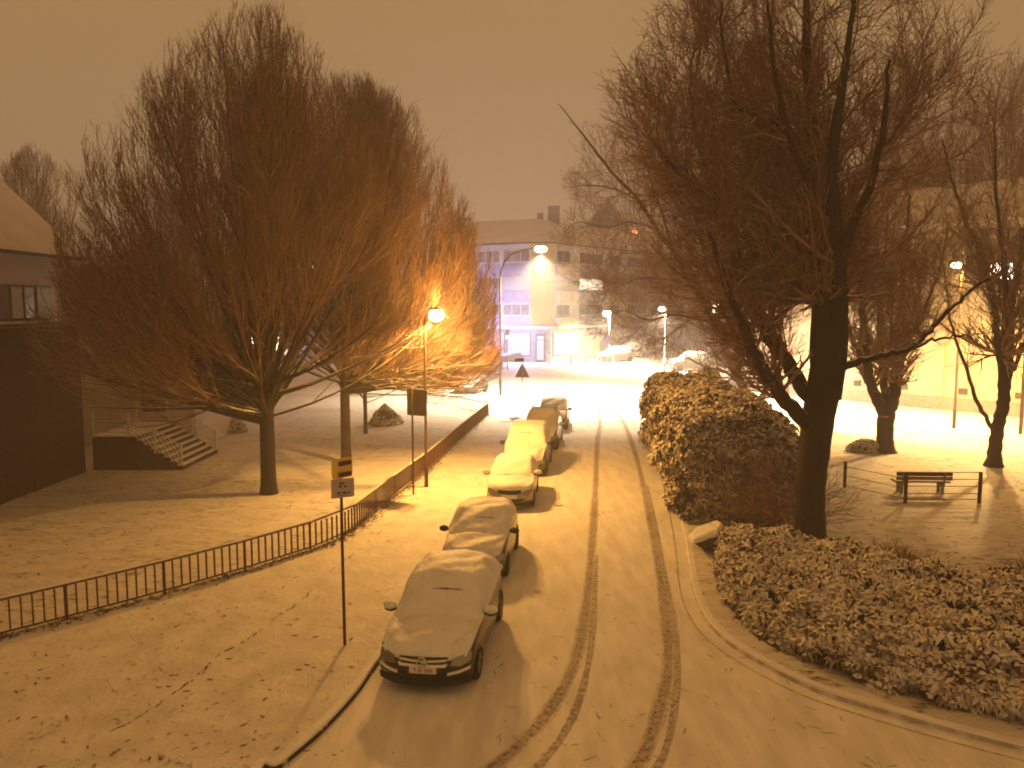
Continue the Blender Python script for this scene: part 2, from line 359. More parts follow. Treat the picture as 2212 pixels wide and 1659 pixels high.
road_poly = [(p[0] - 0.0, p[1]) for p in left_kerb] + [(-30, 150), (60, 150), (60, 17)] + [p for p in right_kerb[::-1]] + [(9.9, -4), (-2.6, -4)]
sheet('road', road_poly, 0.004, M['snow_road'])
# footpath and lawn on the left: raised by a kerb
fence_pts = [g2(-420, 1490), g2(-60, 1403), g2(0, 1387), g2(230, 1326), g2(460, 1262), g2(620, 1212), g2(745, 1167), g2(815, 1112), g2(870, 1066), g2(925, 1022), g2(985, 965), g2(1055, 901)]
fence_line = [tuple(p) for p in smooth_line(fence_pts, 5)]
path_poly = left_kerb + [(-120, 112), (-120, 52.6)] + [(-6.3, 52.6)] + fence_line[::-1] + [(-16, -4), (-2.6, -4)]
sheet('pavement', path_poly, STEP, M['snow_path'])
lawn_poly = fence_line + [(-6.3, 52.6), (-120, 52.6), (-120, -4), (-16, -4)]
sheet('lawn', lawn_poly, STEP, M['snow_lawn'])
island_poly = right_kerb + [(60, 17), (60, -4), (9.9, -4)]
sheet('park_lawn', island_poly, STEP, M['snow_lawn'])
def kerb_strip(line, side, name, m):
    """the kerb stone: upright face and a narrow top, beside its raised ground"""
    L = np.array(line); T = np.gradient(L, axis=0); T /= np.linalg.norm(T, axis=1)[:, None]; N = np.stack([-T[:, 1], T[:, 0]], 1) * side
    rows = []
    for off, z in ((0.0, -0.05), (0.012, STEP - 0.02), (-0.02, STEP + 0.004), (-0.16, STEP + 0.004), (-0.165, STEP - 0.03)):
        rows.append(np.column_stack([L + N * (-off) * -1, np.full(len(L), z)]))
    V = np.concatenate(rows); n = len(L); F = []
    for r in range(4):
        for i in range(n - 1): F.append((r * n + i, r * n + i + 1, (r + 1) * n + i + 1, (r + 1) * n + i))
    return tag(raw(name, V, F, m), kind='structure')
def kerb(line, toward_road, name, mface, mtop):
    L = np.array(line); T = np.gradient(L, axis=0); T /= np.linalg.norm(T, axis=1)[:, None]; N = np.stack([-T[:, 1], T[:, 0]], 1) * toward_road
    def band(offs, nm, mm):
        V = np.concatenate([np.column_stack([L + N * o, np.full(len(L), z)]) for o, z in offs]); n = len(L); F = []
        for r in range(len(offs) - 1):
            for i in range(n - 1): F.append((r * n + i, r * n + i + 1, (r + 1) * n + i + 1, (r + 1) * n + i))
        return F, V
    F1, V1 = band(((0.05, -0.03), (0.035, STEP - 0.03)), name, mface)
    F2, V2 = band(((0.035, STEP - 0.03), (0.02, STEP + 0.005), (-0.12, STEP + 0.006), (-0.125, STEP - 0.03)), name, mtop)
    n1 = len(V1); V = np.concatenate([V1, V2]); F = F1 + [tuple(i + n1 for i in f) for f in F2]
    o = raw(name, V, F, None, mats=[mface, mtop], midx=[0] * len(F1) + [1] * len(F2))
    return tag(o, kind='structure')
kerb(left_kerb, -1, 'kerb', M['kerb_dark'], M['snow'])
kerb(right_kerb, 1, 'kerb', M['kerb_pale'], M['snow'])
# gutter line worn into the snow beside the right kerb
def ribbon(name, pts, w, z, m, kind='structure', n=10):
    L = np.array(smooth_line(pts, n)); T = np.gradient(L, axis=0); T /= np.linalg.norm(T, axis=1)[:, None]; N = np.stack([-T[:, 1], T[:, 0]], 1)
    wj = w * (1 + RNG.normal(0, .07, len(L)) + .12 * np.sin(np.arange(len(L)) * .37))[:, None]
    V = np.concatenate([np.column_stack([L + N * wj / 2, np.full(len(L), z)]), np.column_stack([L - N * wj / 2, np.full(len(L), z)])]); k = len(L)
    F = [(i, i + 1, k + i + 1, k + i) for i in range(k - 1)]
    return tag(raw(name, V, F, m), kind=kind)
gp = np.array(right_kerb[6:80]); gT = np.gradient(gp, axis=0); gT /= np.linalg.norm(gT, axis=1)[:, None]
ribbon('gutter', [tuple(p) for p in (gp + np.stack([-gT[:, 1], gT[:, 0]], 1) * 0.34)[::4]], 0.035, 0.008, M['track_thin'], n=4)
# tyre tracks
tl = [(1040, 1675), (1100, 1630), (1180, 1545), (1238, 1440), (1264, 1330), (1277, 1200), (1286, 1060), (1290, 960), (1296, 905), (1285, 880), (1240, 862)]
tr = [(1360, 1675), (1395, 1620), (1425, 1530), (1444, 1430), (1436, 1320), (1415, 1180), (1390, 1050), (1366, 960), (1342, 905), (1310, 872), (1250, 850)]
def trk(pts, off=0.0):
    P = np.array([g2(*p) for p in pts]); T = np.gradient(P, axis=0); T /= np.linalg.norm(T, axis=1)[:, None]
    return [tuple(q) for q in P + np.stack([-T[:, 1], T[:, 0]], 1) * off]
ribbon('tyre_track', trk(tl), 0.27, 0.0065, M['track_edge'])
ribbon('tyre_track', trk(tr), 0.27, 0.0065, M['track_edge'])
ribbon('tyre_track', trk(tl), 0.17, 0.0085, M['track'])
ribbon('tyre_track', trk(tr), 0.17, 0.0085, M['track'])
ribbon('tyre_track', trk([(1120, 1675), (1170, 1630), (1225, 1545), (1258, 1440), (1272, 1330), (1280, 1200)], -0.10), 0.13, 0.0125, M['track_thin'])
ribbon('tyre_track', trk([(1400, 1675), (1430, 1620), (1450, 1530), (1458, 1430), (1446, 1320), (1421, 1180), (1395, 1050)], -0.05), 0.12, 0.0125, M['track_thin'])
for pts in ([(860, 790), (1000, 812), (1120, 838), (1250, 862), (1400, 884), (1600, 915)], [(860, 802), (1000, 824), (1120, 848), (1250, 872), (1400, 894), (1600, 930)],
            [(1800, 905), (1950, 925), (2100, 940), (2260, 955)], [(1800, 912), (1950, 933), (2100, 949), (2260, 965)],
            [(1800, 948), (1930, 962), (2100, 978), (2260, 992)], [(1800, 955), (1930, 970), (2100, 987), (2260, 1003)]):
    ribbon('tyre_track', trk(pts), 0.22, 0.0085, M['track'])
# the faint line of steps on the footpath, leaves and tufts poking through the snow
fv, ff = [], []
def fleck(x, y, a, l, w, z=STEP + 0.006, lift=0.0):
    n = len(fv); c, s = math.cos(a), math.sin(a)
    for u, v in ((-l, 0), (-l * 0.35, -w), (l * 0.4, -w * 0.8), (l, 0), (l * 0.4, w * 0.9), (-l * 0.35, w)):
        fv.append((x + u * c - v * s, y + u * s + v * c, z + lift * (abs(u) / l)))
    ff.append(tuple(range(n, n + 6)))
fp = [g2(*p) for p in ((250, 1590), (330, 1545), (430, 1468), (470, 1430), (540, 1390), (590, 1350), (650, 1308), (700, 1255), (770, 1200), (830, 1150))]
fpl = smooth_line(fp, 9)
for i in range(len(fpl) - 1):
    if random.random() < 0.6:
        d = fpl[i + 1] - fpl[i]; fleck(fpl[i][0] + random.uniform(-.03, .03), fpl[i][1], math.atan2(d[1], d[0]), random.uniform(.04, .13), random.uniform(.010, .03))
fl = np.array(fence_line)
for _ in range(900):                      # dead grass along the foot of the railing
    i = random.randrange(len(fl) - 1); t = random.random(); p = fl[i] * (1 - t) + fl[i + 1] * t; d = abs(random.gauss(0, 0.16))
    fleck(p[0] + d * 0.8, p[1] - d * 0.6, random.uniform(0, PI), random.uniform(.03, .11), random.uniform(.01, .035), lift=random.uniform(0, 0.06))
for _ in range(520):
    px, py = random.uniform(-60, 760), random.uniform(1230, 1700)
    p = G(px, py, STEP)
    if py < 1390 - px * 0.29: continue
    k = random.random() ** 2.5
    fleck(p.x, p.y, random.gauss(0.3, 0.9), .012 + .075 * k ** 2, .005 + .016 * k, lift=random.uniform(0, 0.015))
for _ in range(800):
    px, py = random.uniform(-20, 1000), random.uniform(900, 1385); p = G(px, py, STEP)
    if py > 1387 - px * 0.29 - 5: continue
    k = random.random() ** 2
    fleck(p.x, p.y, random.gauss(0.1, 0.6), .03 + .11 * k, .006 + .02 * k, lift=random.uniform(0, 0.02))
for _ in range(500):
    px, py = random.uniform(1800, 2230), random.uniform(1010, 1230); p = G(px, py, STEP); k = random.random() ** 2
    fleck(p.x, p.y, random.gauss(0.1, 0.6), .03 + .12 * k, .006 + .02 * k)
tag(raw('leaf_litter', fv, ff, M['litter']), 'dark leaves and grass tips poking through the snow', 'leaf litter', kind='stuff')
fv, ff = [], []
for _ in range(260):
    px, py = random.uniform(1060, 2000), random.uniform(1150, 1680); p = G(px, py)
    k = random.random() ** 2; fleck(p.x, p.y, random.gauss(2.2, 0.7), .03 + .13 * k, .006 + .012 * k, z=0.0075)
tag(raw('snow_scuff', fv, ff, M['track_thin']), 'faint scuffs and prints in the snow of the road', 'scuff marks', kind='stuff')

# ------------------------------------------------------------------ trees
def unit(a): return a / np.maximum(np.linalg.norm(a, axis=-1, keepdims=True), 1e-9)
def sweep(P, R, sides, rng):
    n, k, _ = P.shape
    T = unit(np.gradient(P, axis=1)); ref = unit(rng.normal(size=(n, 1, 3)))
    A = unit(np.cross(T, ref)); B = np.cross(T, A)
    ang = np.arange(sides) * 2 * PI / sides
    V = P[:, :, None, :] + R[:, :, None, None] * (np.cos(ang)[None, None, :, None] * A[:, :, None, :] + np.sin(ang)[None, None, :, None] * B[:, :, None, :])
    V = V.reshape(-1, 3)
    base = (np.arange(n) * k * sides)[:, None, None] + (np.arange(k - 1) * sides)[None, :, None] + np.arange(sides)[None, None, :]
    nxt = (np.arange(n) * k * sides)[:, None, None] + (np.arange(k - 1) * sides)[None, :, None] + ((np.arange(sides) + 1) % sides)[None, None, :]
    F = np.stack([base, nxt, nxt + sides, base + sides], -1).reshape(-1, 4)
    return V, F
def join(parts):
    Vs, Fs, n = [], [], 0
    for V, F in parts: Vs.append(V); Fs.append(F + n); n += len(V)
    return np.concatenate(Vs), np.concatenate(Fs)
def grow(P, R, m, t0, t1, ang, asd, length, lsd, up, k, wander, ratio, rmin, rng, inside=None, droop=0.0, tpow=1.0):
    n, kp, _ = P.shape
    seg = np.linalg.norm(np.diff(P, axis=1), axis=2).sum(1); w = seg / seg.sum()
    i = rng.choice(n, m, p=w); t = t0 + (t1 - t0) * rng.random(m) ** tpow
    f = t * (kp - 1); a = np.minimum(f.astype(int), kp - 2); u = (f - a)[:, None]
    pos = P[i, a] * (1 - u) + P[i, a + 1] * u; T = unit(P[i, a + 1] - P[i, a])
    r0 = (R[i, a] * (1 - u[:, 0]) + R[i, a + 1] * u[:, 0])
    N = unit(np.cross(T, rng.normal(size=(m, 3))))
    al = np.radians(rng.normal(ang, asd, m))[:, None]
    d = np.cos(al) * T + np.sin(al) * N
    L = length * np.exp(rng.normal(0, lsd, m)) * (1.15 - 0.55 * t)
    pts = [pos]; dd = d.copy()
    for s in range(1, k):
        dd = unit(dd + np.array([0, 0, 1.0]) * (up - droop * (s / k)) / k * 2 + rng.normal(0, wander, (m, 3)))
        pts.append(pts[-1] + dd * (L / (k - 1))[:, None])
    Q = np.stack(pts, 1)
    if inside is not None: Q = clip(Q, inside)
    rr = np.maximum(np.minimum(r0 * ratio, 0.5), rmin * 1.3)[:, None] * (1 - np.linspace(0, 1, k)[None, :] * 0.75)
    return Q, np.maximum(rr, rmin * 0.6)
def clip(Q, inside):
    n, k, _ = Q.shape
    ok = inside(Q.reshape(-1, 3)).reshape(n, k); ok[:, 0] = True
    first = np.where(ok.all(1), k, np.argmax(~ok, axis=1)); fr = np.clip((first - 0.4) / (k - 1), 0.08, 1.0)
    return Q[:, :1] + (Q - Q[:, :1]) * fr[:, None, None]
def trunk_mesh(pts, rad, sides=12, flare=1.35):
    pts = smooth_line(pts, 5); rad = np.interp(np.linspace(0, 1, len(pts)), np.linspace(0, 1, len(rad)), rad)
    rad = rad.copy(); rad[0] *= flare; rad[1] *= 1 + (flare - 1) * 0.35
    P = np.array(pts)[None]; R = rad[None]
    return P, R
def bumpy(V, amt, rng): return V + rng.normal(0, amt, V.shape)

def hornbeam(name, label, base, fork_h, trunk_r, prof, depth_f, seed, n1, n2, n3, n4, cat='tree', group=None, mt='twig', lean=0.0, azk=0.0, azm=0.0, low=0, clear=None):
    """vase-shaped crown of straight fine shoots; prof: (height, reach to the left, reach to the right)"""
    rng = np.random.default_rng(seed); bx, by, bz = base
    hs, lf, rt = (np.array(c, float) for c in zip(*prof))
    def inside(q):
        x, y, z = q[:, 0] - bx, q[:, 1] - by, q[:, 2] - bz
        l, r = np.interp(z, hs, lf), np.interp(z, hs, rt)
        far_ = True if clear is None else ((q - np.array(clear)) ** 2).sum(1) > 1.0
        wx = np.where(x < 0, l, r); wy = (l + r) / 2 * depth_f
        az = np.arctan2(y, x)
        wob = 0.97 + 0.05 * np.sin(az * 5 + z * 0.9) + 0.04 * np.sin(az * 11 - z * 1.7) + np.clip(z / hs[-1], 0, 1) * 0.13 * np.sin(q[:, 0] * 6.1 + 1.5 * np.sin(q[:, 1] * 3))
        return ((x / np.maximum(wx, 0.05)) ** 2 + (y / np.maximum(wy, 0.05)) ** 2 < wob ** 2) & (z < hs[-1]) & (z > hs[0]) & far_
    tP = np.array(smooth_line([(bx, by, bz - 0.05), (bx + lean * .3, by, bz + fork_h * .5), (bx + lean, by, bz + fork_h), (bx + lean, by, bz + fork_h + 0.9), (bx + lean + .05, by + .05, bz + fork_h + 2.2)], 4))
    tR = np.interp(np.linspace(0, 1, len(tP)), [0, 0.08, 0.55, 0.62, 0.8, 1], np.array([1.3, 1.02, 0.92, 1.1, 0.72, 0.35]) * trunk_r)
    TP, TR = tP[None], tR[None]
    # limbs fan out from the fork
    el = np.radians(6 + 82 * rng.random(n1) ** 0.95); az = rng.vonmises(azm, azk, n1) if azk else rng.random(n1) * 2 * PI
    h0 = fork_h - 0.1 + rng.random(n1) * 1.5; upb = np.full(n1, .055)
    if low: el[:low] = np.radians(rng.uniform(-2 if clear else 6, 30, low)); az[:low] = azm + rng.normal(0, .6, low); h0[:low] = fork_h - .2 + rng.random(low) * .6; upb[:low] = .004
    p = np.stack([np.full(n1, bx + lean), np.full(n1, by), bz + h0], 1)
    d = np.stack([np.cos(el) * np.cos(az), np.cos(el) * np.sin(az), np.sin(el)], 1); pts = [p]; dd = d; k = 9
    for s in range(1, k):
        dd = unit(dd + np.array([0, 0, 1.0]) * upb[:, None] + rng.normal(0, 0.035, (n1, 3))); pts.append(pts[-1] + dd * 2.4)
    Q = np.stack(pts, 1)
    # shrink every limb until its tip is inside the crown
    for _ in range(12):
        bad = ~inside(Q[:, -1]); Q[bad] = Q[bad][:, :1] + (Q[bad] - Q[bad][:, :1]) * 0.9
    QR = (trunk_r * (0.16 + 0.26 * rng.random(n1)))[:, None] * np.linspace(1, 0.12, k)[None]
    A, AR = grow(Q, QR, n2, 0.12, 1.0, 22, 9, 3.8, 0.35, 0.35, 6, 0.05, 0.55, 0.010, rng, inside, tpow=.62)
    B, BR = grow(A, AR, n3, 0.1, 1.0, 24, 10, 2.0, 0.35, 0.3, 5, 0.05, 0.6, 0.0075, rng, inside, tpow=.8)
    C, CR = grow(B, BR, n4, 0.1, 1.0, 24, 10, 1.0, 0.35, 0.3, 4, 0.06, 0.7, 0.0085, rng, inside)
    t = thing(name, label, cat, base, 0, group)
    V, F = join([sweep(TP, TR, 14, rng), sweep(Q, QR, 6, rng)]); V = V - np.array(base)
    raw('trunk', V, F, M['bark'], t, smooth=True)
    V, F = join([sweep(A, AR, 4, rng), sweep(B, BR, 3, rng), sweep(C, CR, 3, rng)]); V = V - np.array(base)
    raw('crown', V, F, M[mt], t)
    return t

# the two big vase-shaped trees on the left lawn
L1C = tuple(AT(942, 681, G(921, 1052, STEP).y))
b1 = G(581, 1066, STEP)
hornbeam('hornbeam_tree', 'broad bare vase-shaped tree on the lawn, its dark trunk in full view', tuple(b1), 2.75, 0.27,
         [(1.9, 1.6, 1.8), (2.6, 6.4, 4.6), (4.0, 7.8, 6.2), (5.6, 8.0, 6.4), (7.6, 7.5, 6.2), (9.4, 6.7, 6.0), (11.0, 6.1, 5.0), (13.0, 5.1, 3.6), (14.4, 4.0, 2.7), (15.6, 2.6, 1.9), (17.0, 1.0, 0.8)], 0.7, 11, 110, 1350, 8500, 17000, azk=.35, azm=PI, low=22)
b2 = G(748, 1000, STEP)
hornbeam('hornbeam_tree', 'bare vase-shaped tree behind the parking sign, crown lit orange by the nearest lamp', tuple(b2), 3.2, 0.21,
         [(1.7, 1.2, 3.0), (2.5, 3.0, 5.9), (4.2, 4.5, 7.4), (5.6, 5.2, 7.0), (7.4, 5.6, 6.2), (9.2, 6.0, 6.0), (10.8, 6.0, 5.4), (12.2, 5.6, 4.8), (13.6, 4.6, 3.9), (15.0, 3.2, 2.8), (16.2, 1.0, 1.2)], 0.62, 12, 150, 1500, 9000, 17000, azk=.8, low=56, clear=L1C)
b3 = G(790, 936, STEP)
hornbeam('young_tree', 'small bare tree with a short trunk beside the cone-shaped bush', tuple(b3), 1.3, 0.11,
         [(1.2, .6, .6), (2.0, 1.6, 1.6), (3.5, 2.0, 2.0), (5, 1.2, 1.2), (6, .3, .3)], 1.0, 13, 18, 120, 900, 2500)

def limb_tree(name, label, base, limbs, Y, seed, n2, n3, n4, inside, cat='tree', group=None, scale=1.0, mt='twig_red', mb='bark_dark',
              ang=48, up=0.35, l2=2.6, l3=1.5, l4=0.8, r4=0.0062, sides=10):
    """a tree whose main limbs are given one by one; limbs: list of ([(px, py, dY), ...], [radius, ...])"""
    rng = np.random.default_rng(seed); parts = []; PS = []; RS = []
    for pts, rad in limbs:
        W = np.array(smooth_line([tuple(AT(a, b, Y + c)) for a, b, c in pts], 5))
        W = W + np.where(np.arange(len(W))[:, None] > 1, rng.normal(0, 0.02, W.shape), 0)
        R = np.interp(np.linspace(0, 1, len(W)), np.linspace(0, 1, len(rad)), rad)
        if len(PS) == 0: W[0] = base; W[0, 2] -= 0.05; R[0] *= 1.45; R[1] *= 1.15
        parts.append(sweep(W[None], R[None], sides, rng))
        tt = np.linspace(0, 1, 16); idx = tt * (len(W) - 1)
        P = np.stack([np.interp(idx, np.arange(len(W)), W[:, j]) for j in range(3)], 1)
        PS.append(P); RS.append(np.interp(idx, np.arange(len(W)), R))
    # shoots leave the limbs, not the lower trunk
    P0, R0 = np.stack(PS), np.stack(RS)
    P0[0, :7] = P0[0, 7]; 
    A, AR = grow(P0, R0, n2, 0.18, 1.0, ang, 20, l2, 0.45, up, 7, 0.10, 0.32, 0.012, rng, inside)
    B, BR = grow(A, AR, n3, 0.12, 1.0, 36, 14, l3, 0.4, 0.22, 5, 0.12, 0.6, 0.008, rng, inside)
    C, CR = grow(B, BR, n4, 0.1, 1.0, 38, 16, l4, 0.35, 0.12, 4, 0.14, 0.7, r4, rng, inside)
    t = thing(name, label, cat, base, 0, group); o = np.array(base)
    V, F = join(parts); raw('trunk', V - o, F, M[mb], t, smooth=True)
    V, F = join([sweep(A, AR, 4, rng), sweep(B, BR, 3, rng), sweep(C, CR, 3, rng)]); raw('crown', V - o, F, M[mt], t)
    return t
def ell(cx, cy, cz, rx, ry, rz, wob=0.08, extra=None):
    def f(q):
        x, y, z = (q[:, 0] - cx) / rx, (q[:, 1] - cy) / ry, (q[:, 2] - cz) / rz
        a = np.arctan2(z, x); r = np.sqrt(x * x + y * y + z * z)
        return r < 1 + wob * np.sin(a * 7 + y * 3) + wob * 0.6 * np.sin(a * 17 + 1)
    return f

# the big tree in the right foreground
Y1 = 22.0
b = G(1752, 1190, STEP); Y1 = b.y
def in_big(q):
    x, y, z = q[:, 0], q[:, 1] - Y1, q[:, 2]
    c = AT(1790, 330, Y1)
    ex = (x - c.x) / np.where(x < c.x, 5.6, 5.0); ez = (z - c.z) / np.where(z > c.z, 8.5, 7.0); ey = y / np.where(y < 0, 0.42 + 1.1 * np.clip(np.abs(x - c.x) / 4.5, 0, 1), 5.6)
    a = np.arctan2(ez, ex)
    return (ex ** 2 + ey ** 2 + ez ** 2 < (1 + 0.07 * np.sin(a * 9) + 0.05 * np.sin(a * 21 + 2)) ** 2) & (z > 3.2 + np.clip((x - 9.2) * 1.25, 0, 4.4) + np.clip((7.0 - x) * .9, 0, 2.2))
limb_tree('large_tree', 'massive bare tree with a thick dark forked trunk behind the shrub bed', tuple(b),
    [([(1752, 1190, 0), (1750, 1080, 0), (1758, 960, 0), (1775, 860, 0), (1782, 740, 0), (1775, 600, .1), (1768, 460, .2), (1756, 330, .3), (1748, 200, .3), (1742, 60, .3), (1735, -120, .2)], [.42, .40, .42, .44, .38, .25, .22, .20, .16, .11, .05]),
     ([(1790, 860, 0), (1806, 740, -.1), (1812, 620, -.2), (1806, 500, -.3), (1798, 400, -.3), (1810, 260, -.4), (1830, 120, -.4), (1850, -60, -.4)], [.34, .33, .22, .19, .16, .13, .09, .04]),
     ([(1762, 935, 0), (1730, 900, -.1), (1680, 846, -.2), (1640, 785, -.3), (1610, 715, -.4), (1575, 640, -.5), (1548, 555, -.6), (1530, 500, -.6)], [.22, .21, .19, .16, .14, .10, .07, .04]),
     ([(1772, 880, 0), (1742, 850, .2), (1712, 800, .4), (1672, 745, .5), (1632, 665, .6), (1600, 590, .7), (1570, 490, .8), (1545, 425, .8), (1498, 402, .8), (1462, 372, .8), (1425, 330, .8), (1400, 290, .8)], [.24, .22, .20, .18, .16, .15, .15, .19, .14, .11, .08, .05]),
     ([(1760, 350, .2), (1730, 315, 0), (1690, 270, -.2), (1650, 245, -.3), (1610, 238, -.4), (1585, 220, -.4)], [.15, .14, .14, .12, .10, .07]),
     ([(1805, 800, 0), (1850, 782, -.4), (1905, 768, -.6), (1956, 757, -.7), (1990, 735, -.7), (2024, 698, -.8), (2070, 650, -.8), (2122, 609, -.9), (2180, 580, -1)], [.13, .10, .085, .07, .06, .055, .045, .035, .02]),
     ([(1956, 757, -.7), (2010, 736, -.5), (2060, 728, -.4), (2120, 722, -.3)], [.05, .04, .03, .015]),
     ([(1770, 620, .1), (1740, 540, .6), (1690, 450, 1.1), (1660, 350, 1.6), (1650, 230, 2.0), (1640, 100, 2.2)], [.13, .12, .10, .08, .06, .03]),
     ([(1808, 560, -.2), (1850, 470, -.9), (1890, 370, -1.5), (1910, 260, -1.9), (1920, 130, -2.2)], [.13, .11, .09, .07, .03]),
     ([(1800, 480, 0), (1850, 410, .8), (1900, 330, 1.5), (1960, 240, 2.0), (2000, 140, 2.4)], [.12, .10, .08, .06, .03]),
     ([(1760, 420, 0), (1720, 340, -.9), (1690, 240, -1.5), (1670, 120, -1.9), (1660, 0, -2.2)], [.12, .10, .08, .06, .03]),
     ([(1545, 425, .8), (1520, 350, .9), (1500, 270, 1.0), (1490, 180, 1.0), (1500, 90, 1.0)], [.08, .06, .05, .04, .02]),
     ([(1585, 220, -.4), (1570, 140, -.5), (1560, 60, -.5), (1560, -30, -.5)], [.06, .05, .04, .02]),
     ], Y1, 21, 520, 5200, 20000, in_big, ang=52, up=0.42, l2=2.5, l3=1.35, l4=0.70)

# tree behind the hedge with the long bare limb reaching left
b = G(1634, 905, STEP); Y2 = b.y
def in_two(q):
    c = AT(1520, 520, Y2)
    x, y, z = (q[:, 0] - c.x) / 9.2, (q[:, 1] - Y2) / 6.5, (q[:, 2] - c.z) / 8.6
    a = np.arctan2(z, x)
    return (x * x + y * y + z * z < (1 + 0.08 * np.sin(a * 8 + 1) + 0.06 * np.sin(a * 19)) ** 2) & (q[:, 2] > 2.4)
limb_tree('park_tree', 'bare tree rising behind the hedge, one long thin limb reaching left over the street', tuple(b),
    [([(1634, 905, 0), (1630, 880, 0), (1622, 860, 0), (1600, 830, 0), (1575, 770, -.3), (1545, 700, -.6), (1507, 624, -.9), (1461, 555, -1.2), (1420, 495, -1.4), (1379, 433, -1.6), (1325, 375, -1.8), (1270, 305, -2), (1208, 224, -2.2)], [.36, .34, .33, .26, .24, .21, .17, .15, .13, .11, .085, .06, .02]),
     ([(1632, 880, 0), (1650, 850, .3), (1668, 800, .6), (1670, 720, .9), (1655, 620, 1.2), (1640, 500, 1.5), (1630, 360, 1.8), (1620, 240, 2)], [.24, .22, .20, .18, .14, .11, .07, .03]),
     ([(1600, 830, 0), (1590, 760, .4), (1575, 680, .9), (1550, 600, 1.4), (1510, 500, 1.8), (1480, 400, 2.2), (1455, 300, 2.5), (1440, 200, 2.6)], [.2, .18, .15, .12, .10, .08, .05, .02]),
     ([(1545, 700, -.6), (1510, 690, -1), (1460, 680, -1.3), (1400, 690, -1.6), (1350, 672, -1.9), (1310, 680, -2)], [.10, .08, .06, .05, .035, .015]),
     ([(1507, 624, -.9), (1450, 605, -1.2), (1390, 600, -1.5), (1340, 612, -1.7), (1290, 600, -1.9)], [.09, .07, .055, .04, .015]),
     ([(1420, 495, -1.4), (1360, 480, -1.3), (1310, 490, -1.2), (1250, 480, -1.1), (1222, 500, -1)], [.07, .055, .04, .025, .012]),
     ([(1379, 433, -1.6), (1320, 405, -1.5), (1270, 400, -1.4), (1215, 405, -1.3)], [.06, .045, .03, .012]),
     ([(1600, 830, 0), (1560, 800, -1), (1520, 790, -1.6), (1480, 770, -2)], [.10, .08, .05, .02]),
     ([(1461, 555, -1.2), (1430, 460, -.8), (1400, 370, -.4), (1370, 280, 0), (1350, 200, .2)], [.10, .08, .06, .045, .02]),
     ([(1640, 500, 1.5), (1600, 420, 1.0), (1560, 330, .6), (1530, 220, .2)], [.09, .07, .05, .02]),
     ], Y2, 22, 400, 3400, 11000, in_two, ang=62, up=0.22, l2=3.0, l3=1.9, l4=1.1, r4=0.0085)

b = G(1912, 977, STEP); Y3 = b.y
limb_tree('park_tree', 'stout bare tree left of the bench, forking low at the edge of the bright street', tuple(b),
    [([(1912, 977, 0), (1912, 940, 0), (1914, 905, 0), (1918, 875, 0), (1934, 840, 0), (1938, 790, .2), (1942, 720, .4), (1948, 640, .6), (1955, 540, .8), (1965, 420, 1.0)], [.40, .37, .38, .42, .27, .22, .18, .14, .10, .05]),
     ([(1908, 890, 0), (1888, 850, -.3), (1875, 800, -.6), (1868, 730, -.9), (1862, 650, -1.1), (1870, 540, -1.3), (1880, 430, -1.4)], [.28, .24, .20, .16, .12, .08, .04]),
     ([(1916, 880, 0), (1908, 820, .6), (1900, 740, 1.1), (1902, 650, 1.6), (1912, 540, 2.0), (1920, 400, 2.2)], [.22, .18, .15, .12, .08, .04]),
     ([(1938, 790, .2), (1970, 730, -.3), (2000, 660, -.7), (2030, 580, -1.0), (2050, 480, -1.2)], [.13, .11, .08, .06, .03]),
     ([(1875, 800, -.6), (1845, 740, -.3), (1820, 660, 0), (1800, 560, .3), (1790, 450, .5)], [.12, .10, .08, .05, .03])],
    Y3, 23, 220, 1700, 5200, ell(AT(1920, 520, Y3).x, Y3, AT(1920, 470, Y3).z, 3.6, 3.6, 7.6), ang=55, up=0.3, l2=2.6, l3=1.6, l4=1.0, r4=0.008)
b = G(2146, 1007, STEP); Y4 = b.y
limb_tree('park_tree', 'slender bare tree right of the bench with several upright stems', tuple(b),
    [([(2146, 1007, 0), (2150, 960, 0), (2158, 910, 0), (2168, 860, 0), (2166, 810, 0), (2156, 740, 0), (2146, 655, .1), (2126, 571, .2), (2092, 490, .3), (2060, 400, .4), (2035, 300, .4)], [.30, .27, .25, .25, .17, .15, .13, .11, .09, .06, .03]),
     ([(2168, 860, 0), (2180, 800, .1), (2184, 730, .2), (2186, 655, .3), (2204, 560, .4), (2225, 450, .5), (2240, 330, .6)], [.18, .16, .14, .12, .10, .07, .03]),
     ([(2147, 930, 0), (2128, 900, -.2), (2108, 862, -.3), (2090, 800, -.4), (2066, 740, -.5), (2048, 660, -.6), (2040, 580, -.7)], [.10, .09, .08, .07, .055, .04, .02]),
     ([(2166, 800, 0), (2168, 720, -.3), (2172, 620, -.6), (2160, 500, -.9), (2150, 380, -1.1), (2150, 250, -1.2)], [.13, .12, .10, .08, .06, .03]),
     ([(2190, 800, .1), (2212, 740, .5), (2240, 660, .9), (2270, 560, 1.2)], [.09, .08, .06, .03])],
    Y4, 24, 200, 1600, 4800, ell(AT(2160, 440, Y4).x, Y4, AT(2160, 430, Y4).z, 4.4, 4.0, 7.2), ang=40, up=0.35, l2=2.3, l3=1.4, l4=0.9, r4=0.0075)

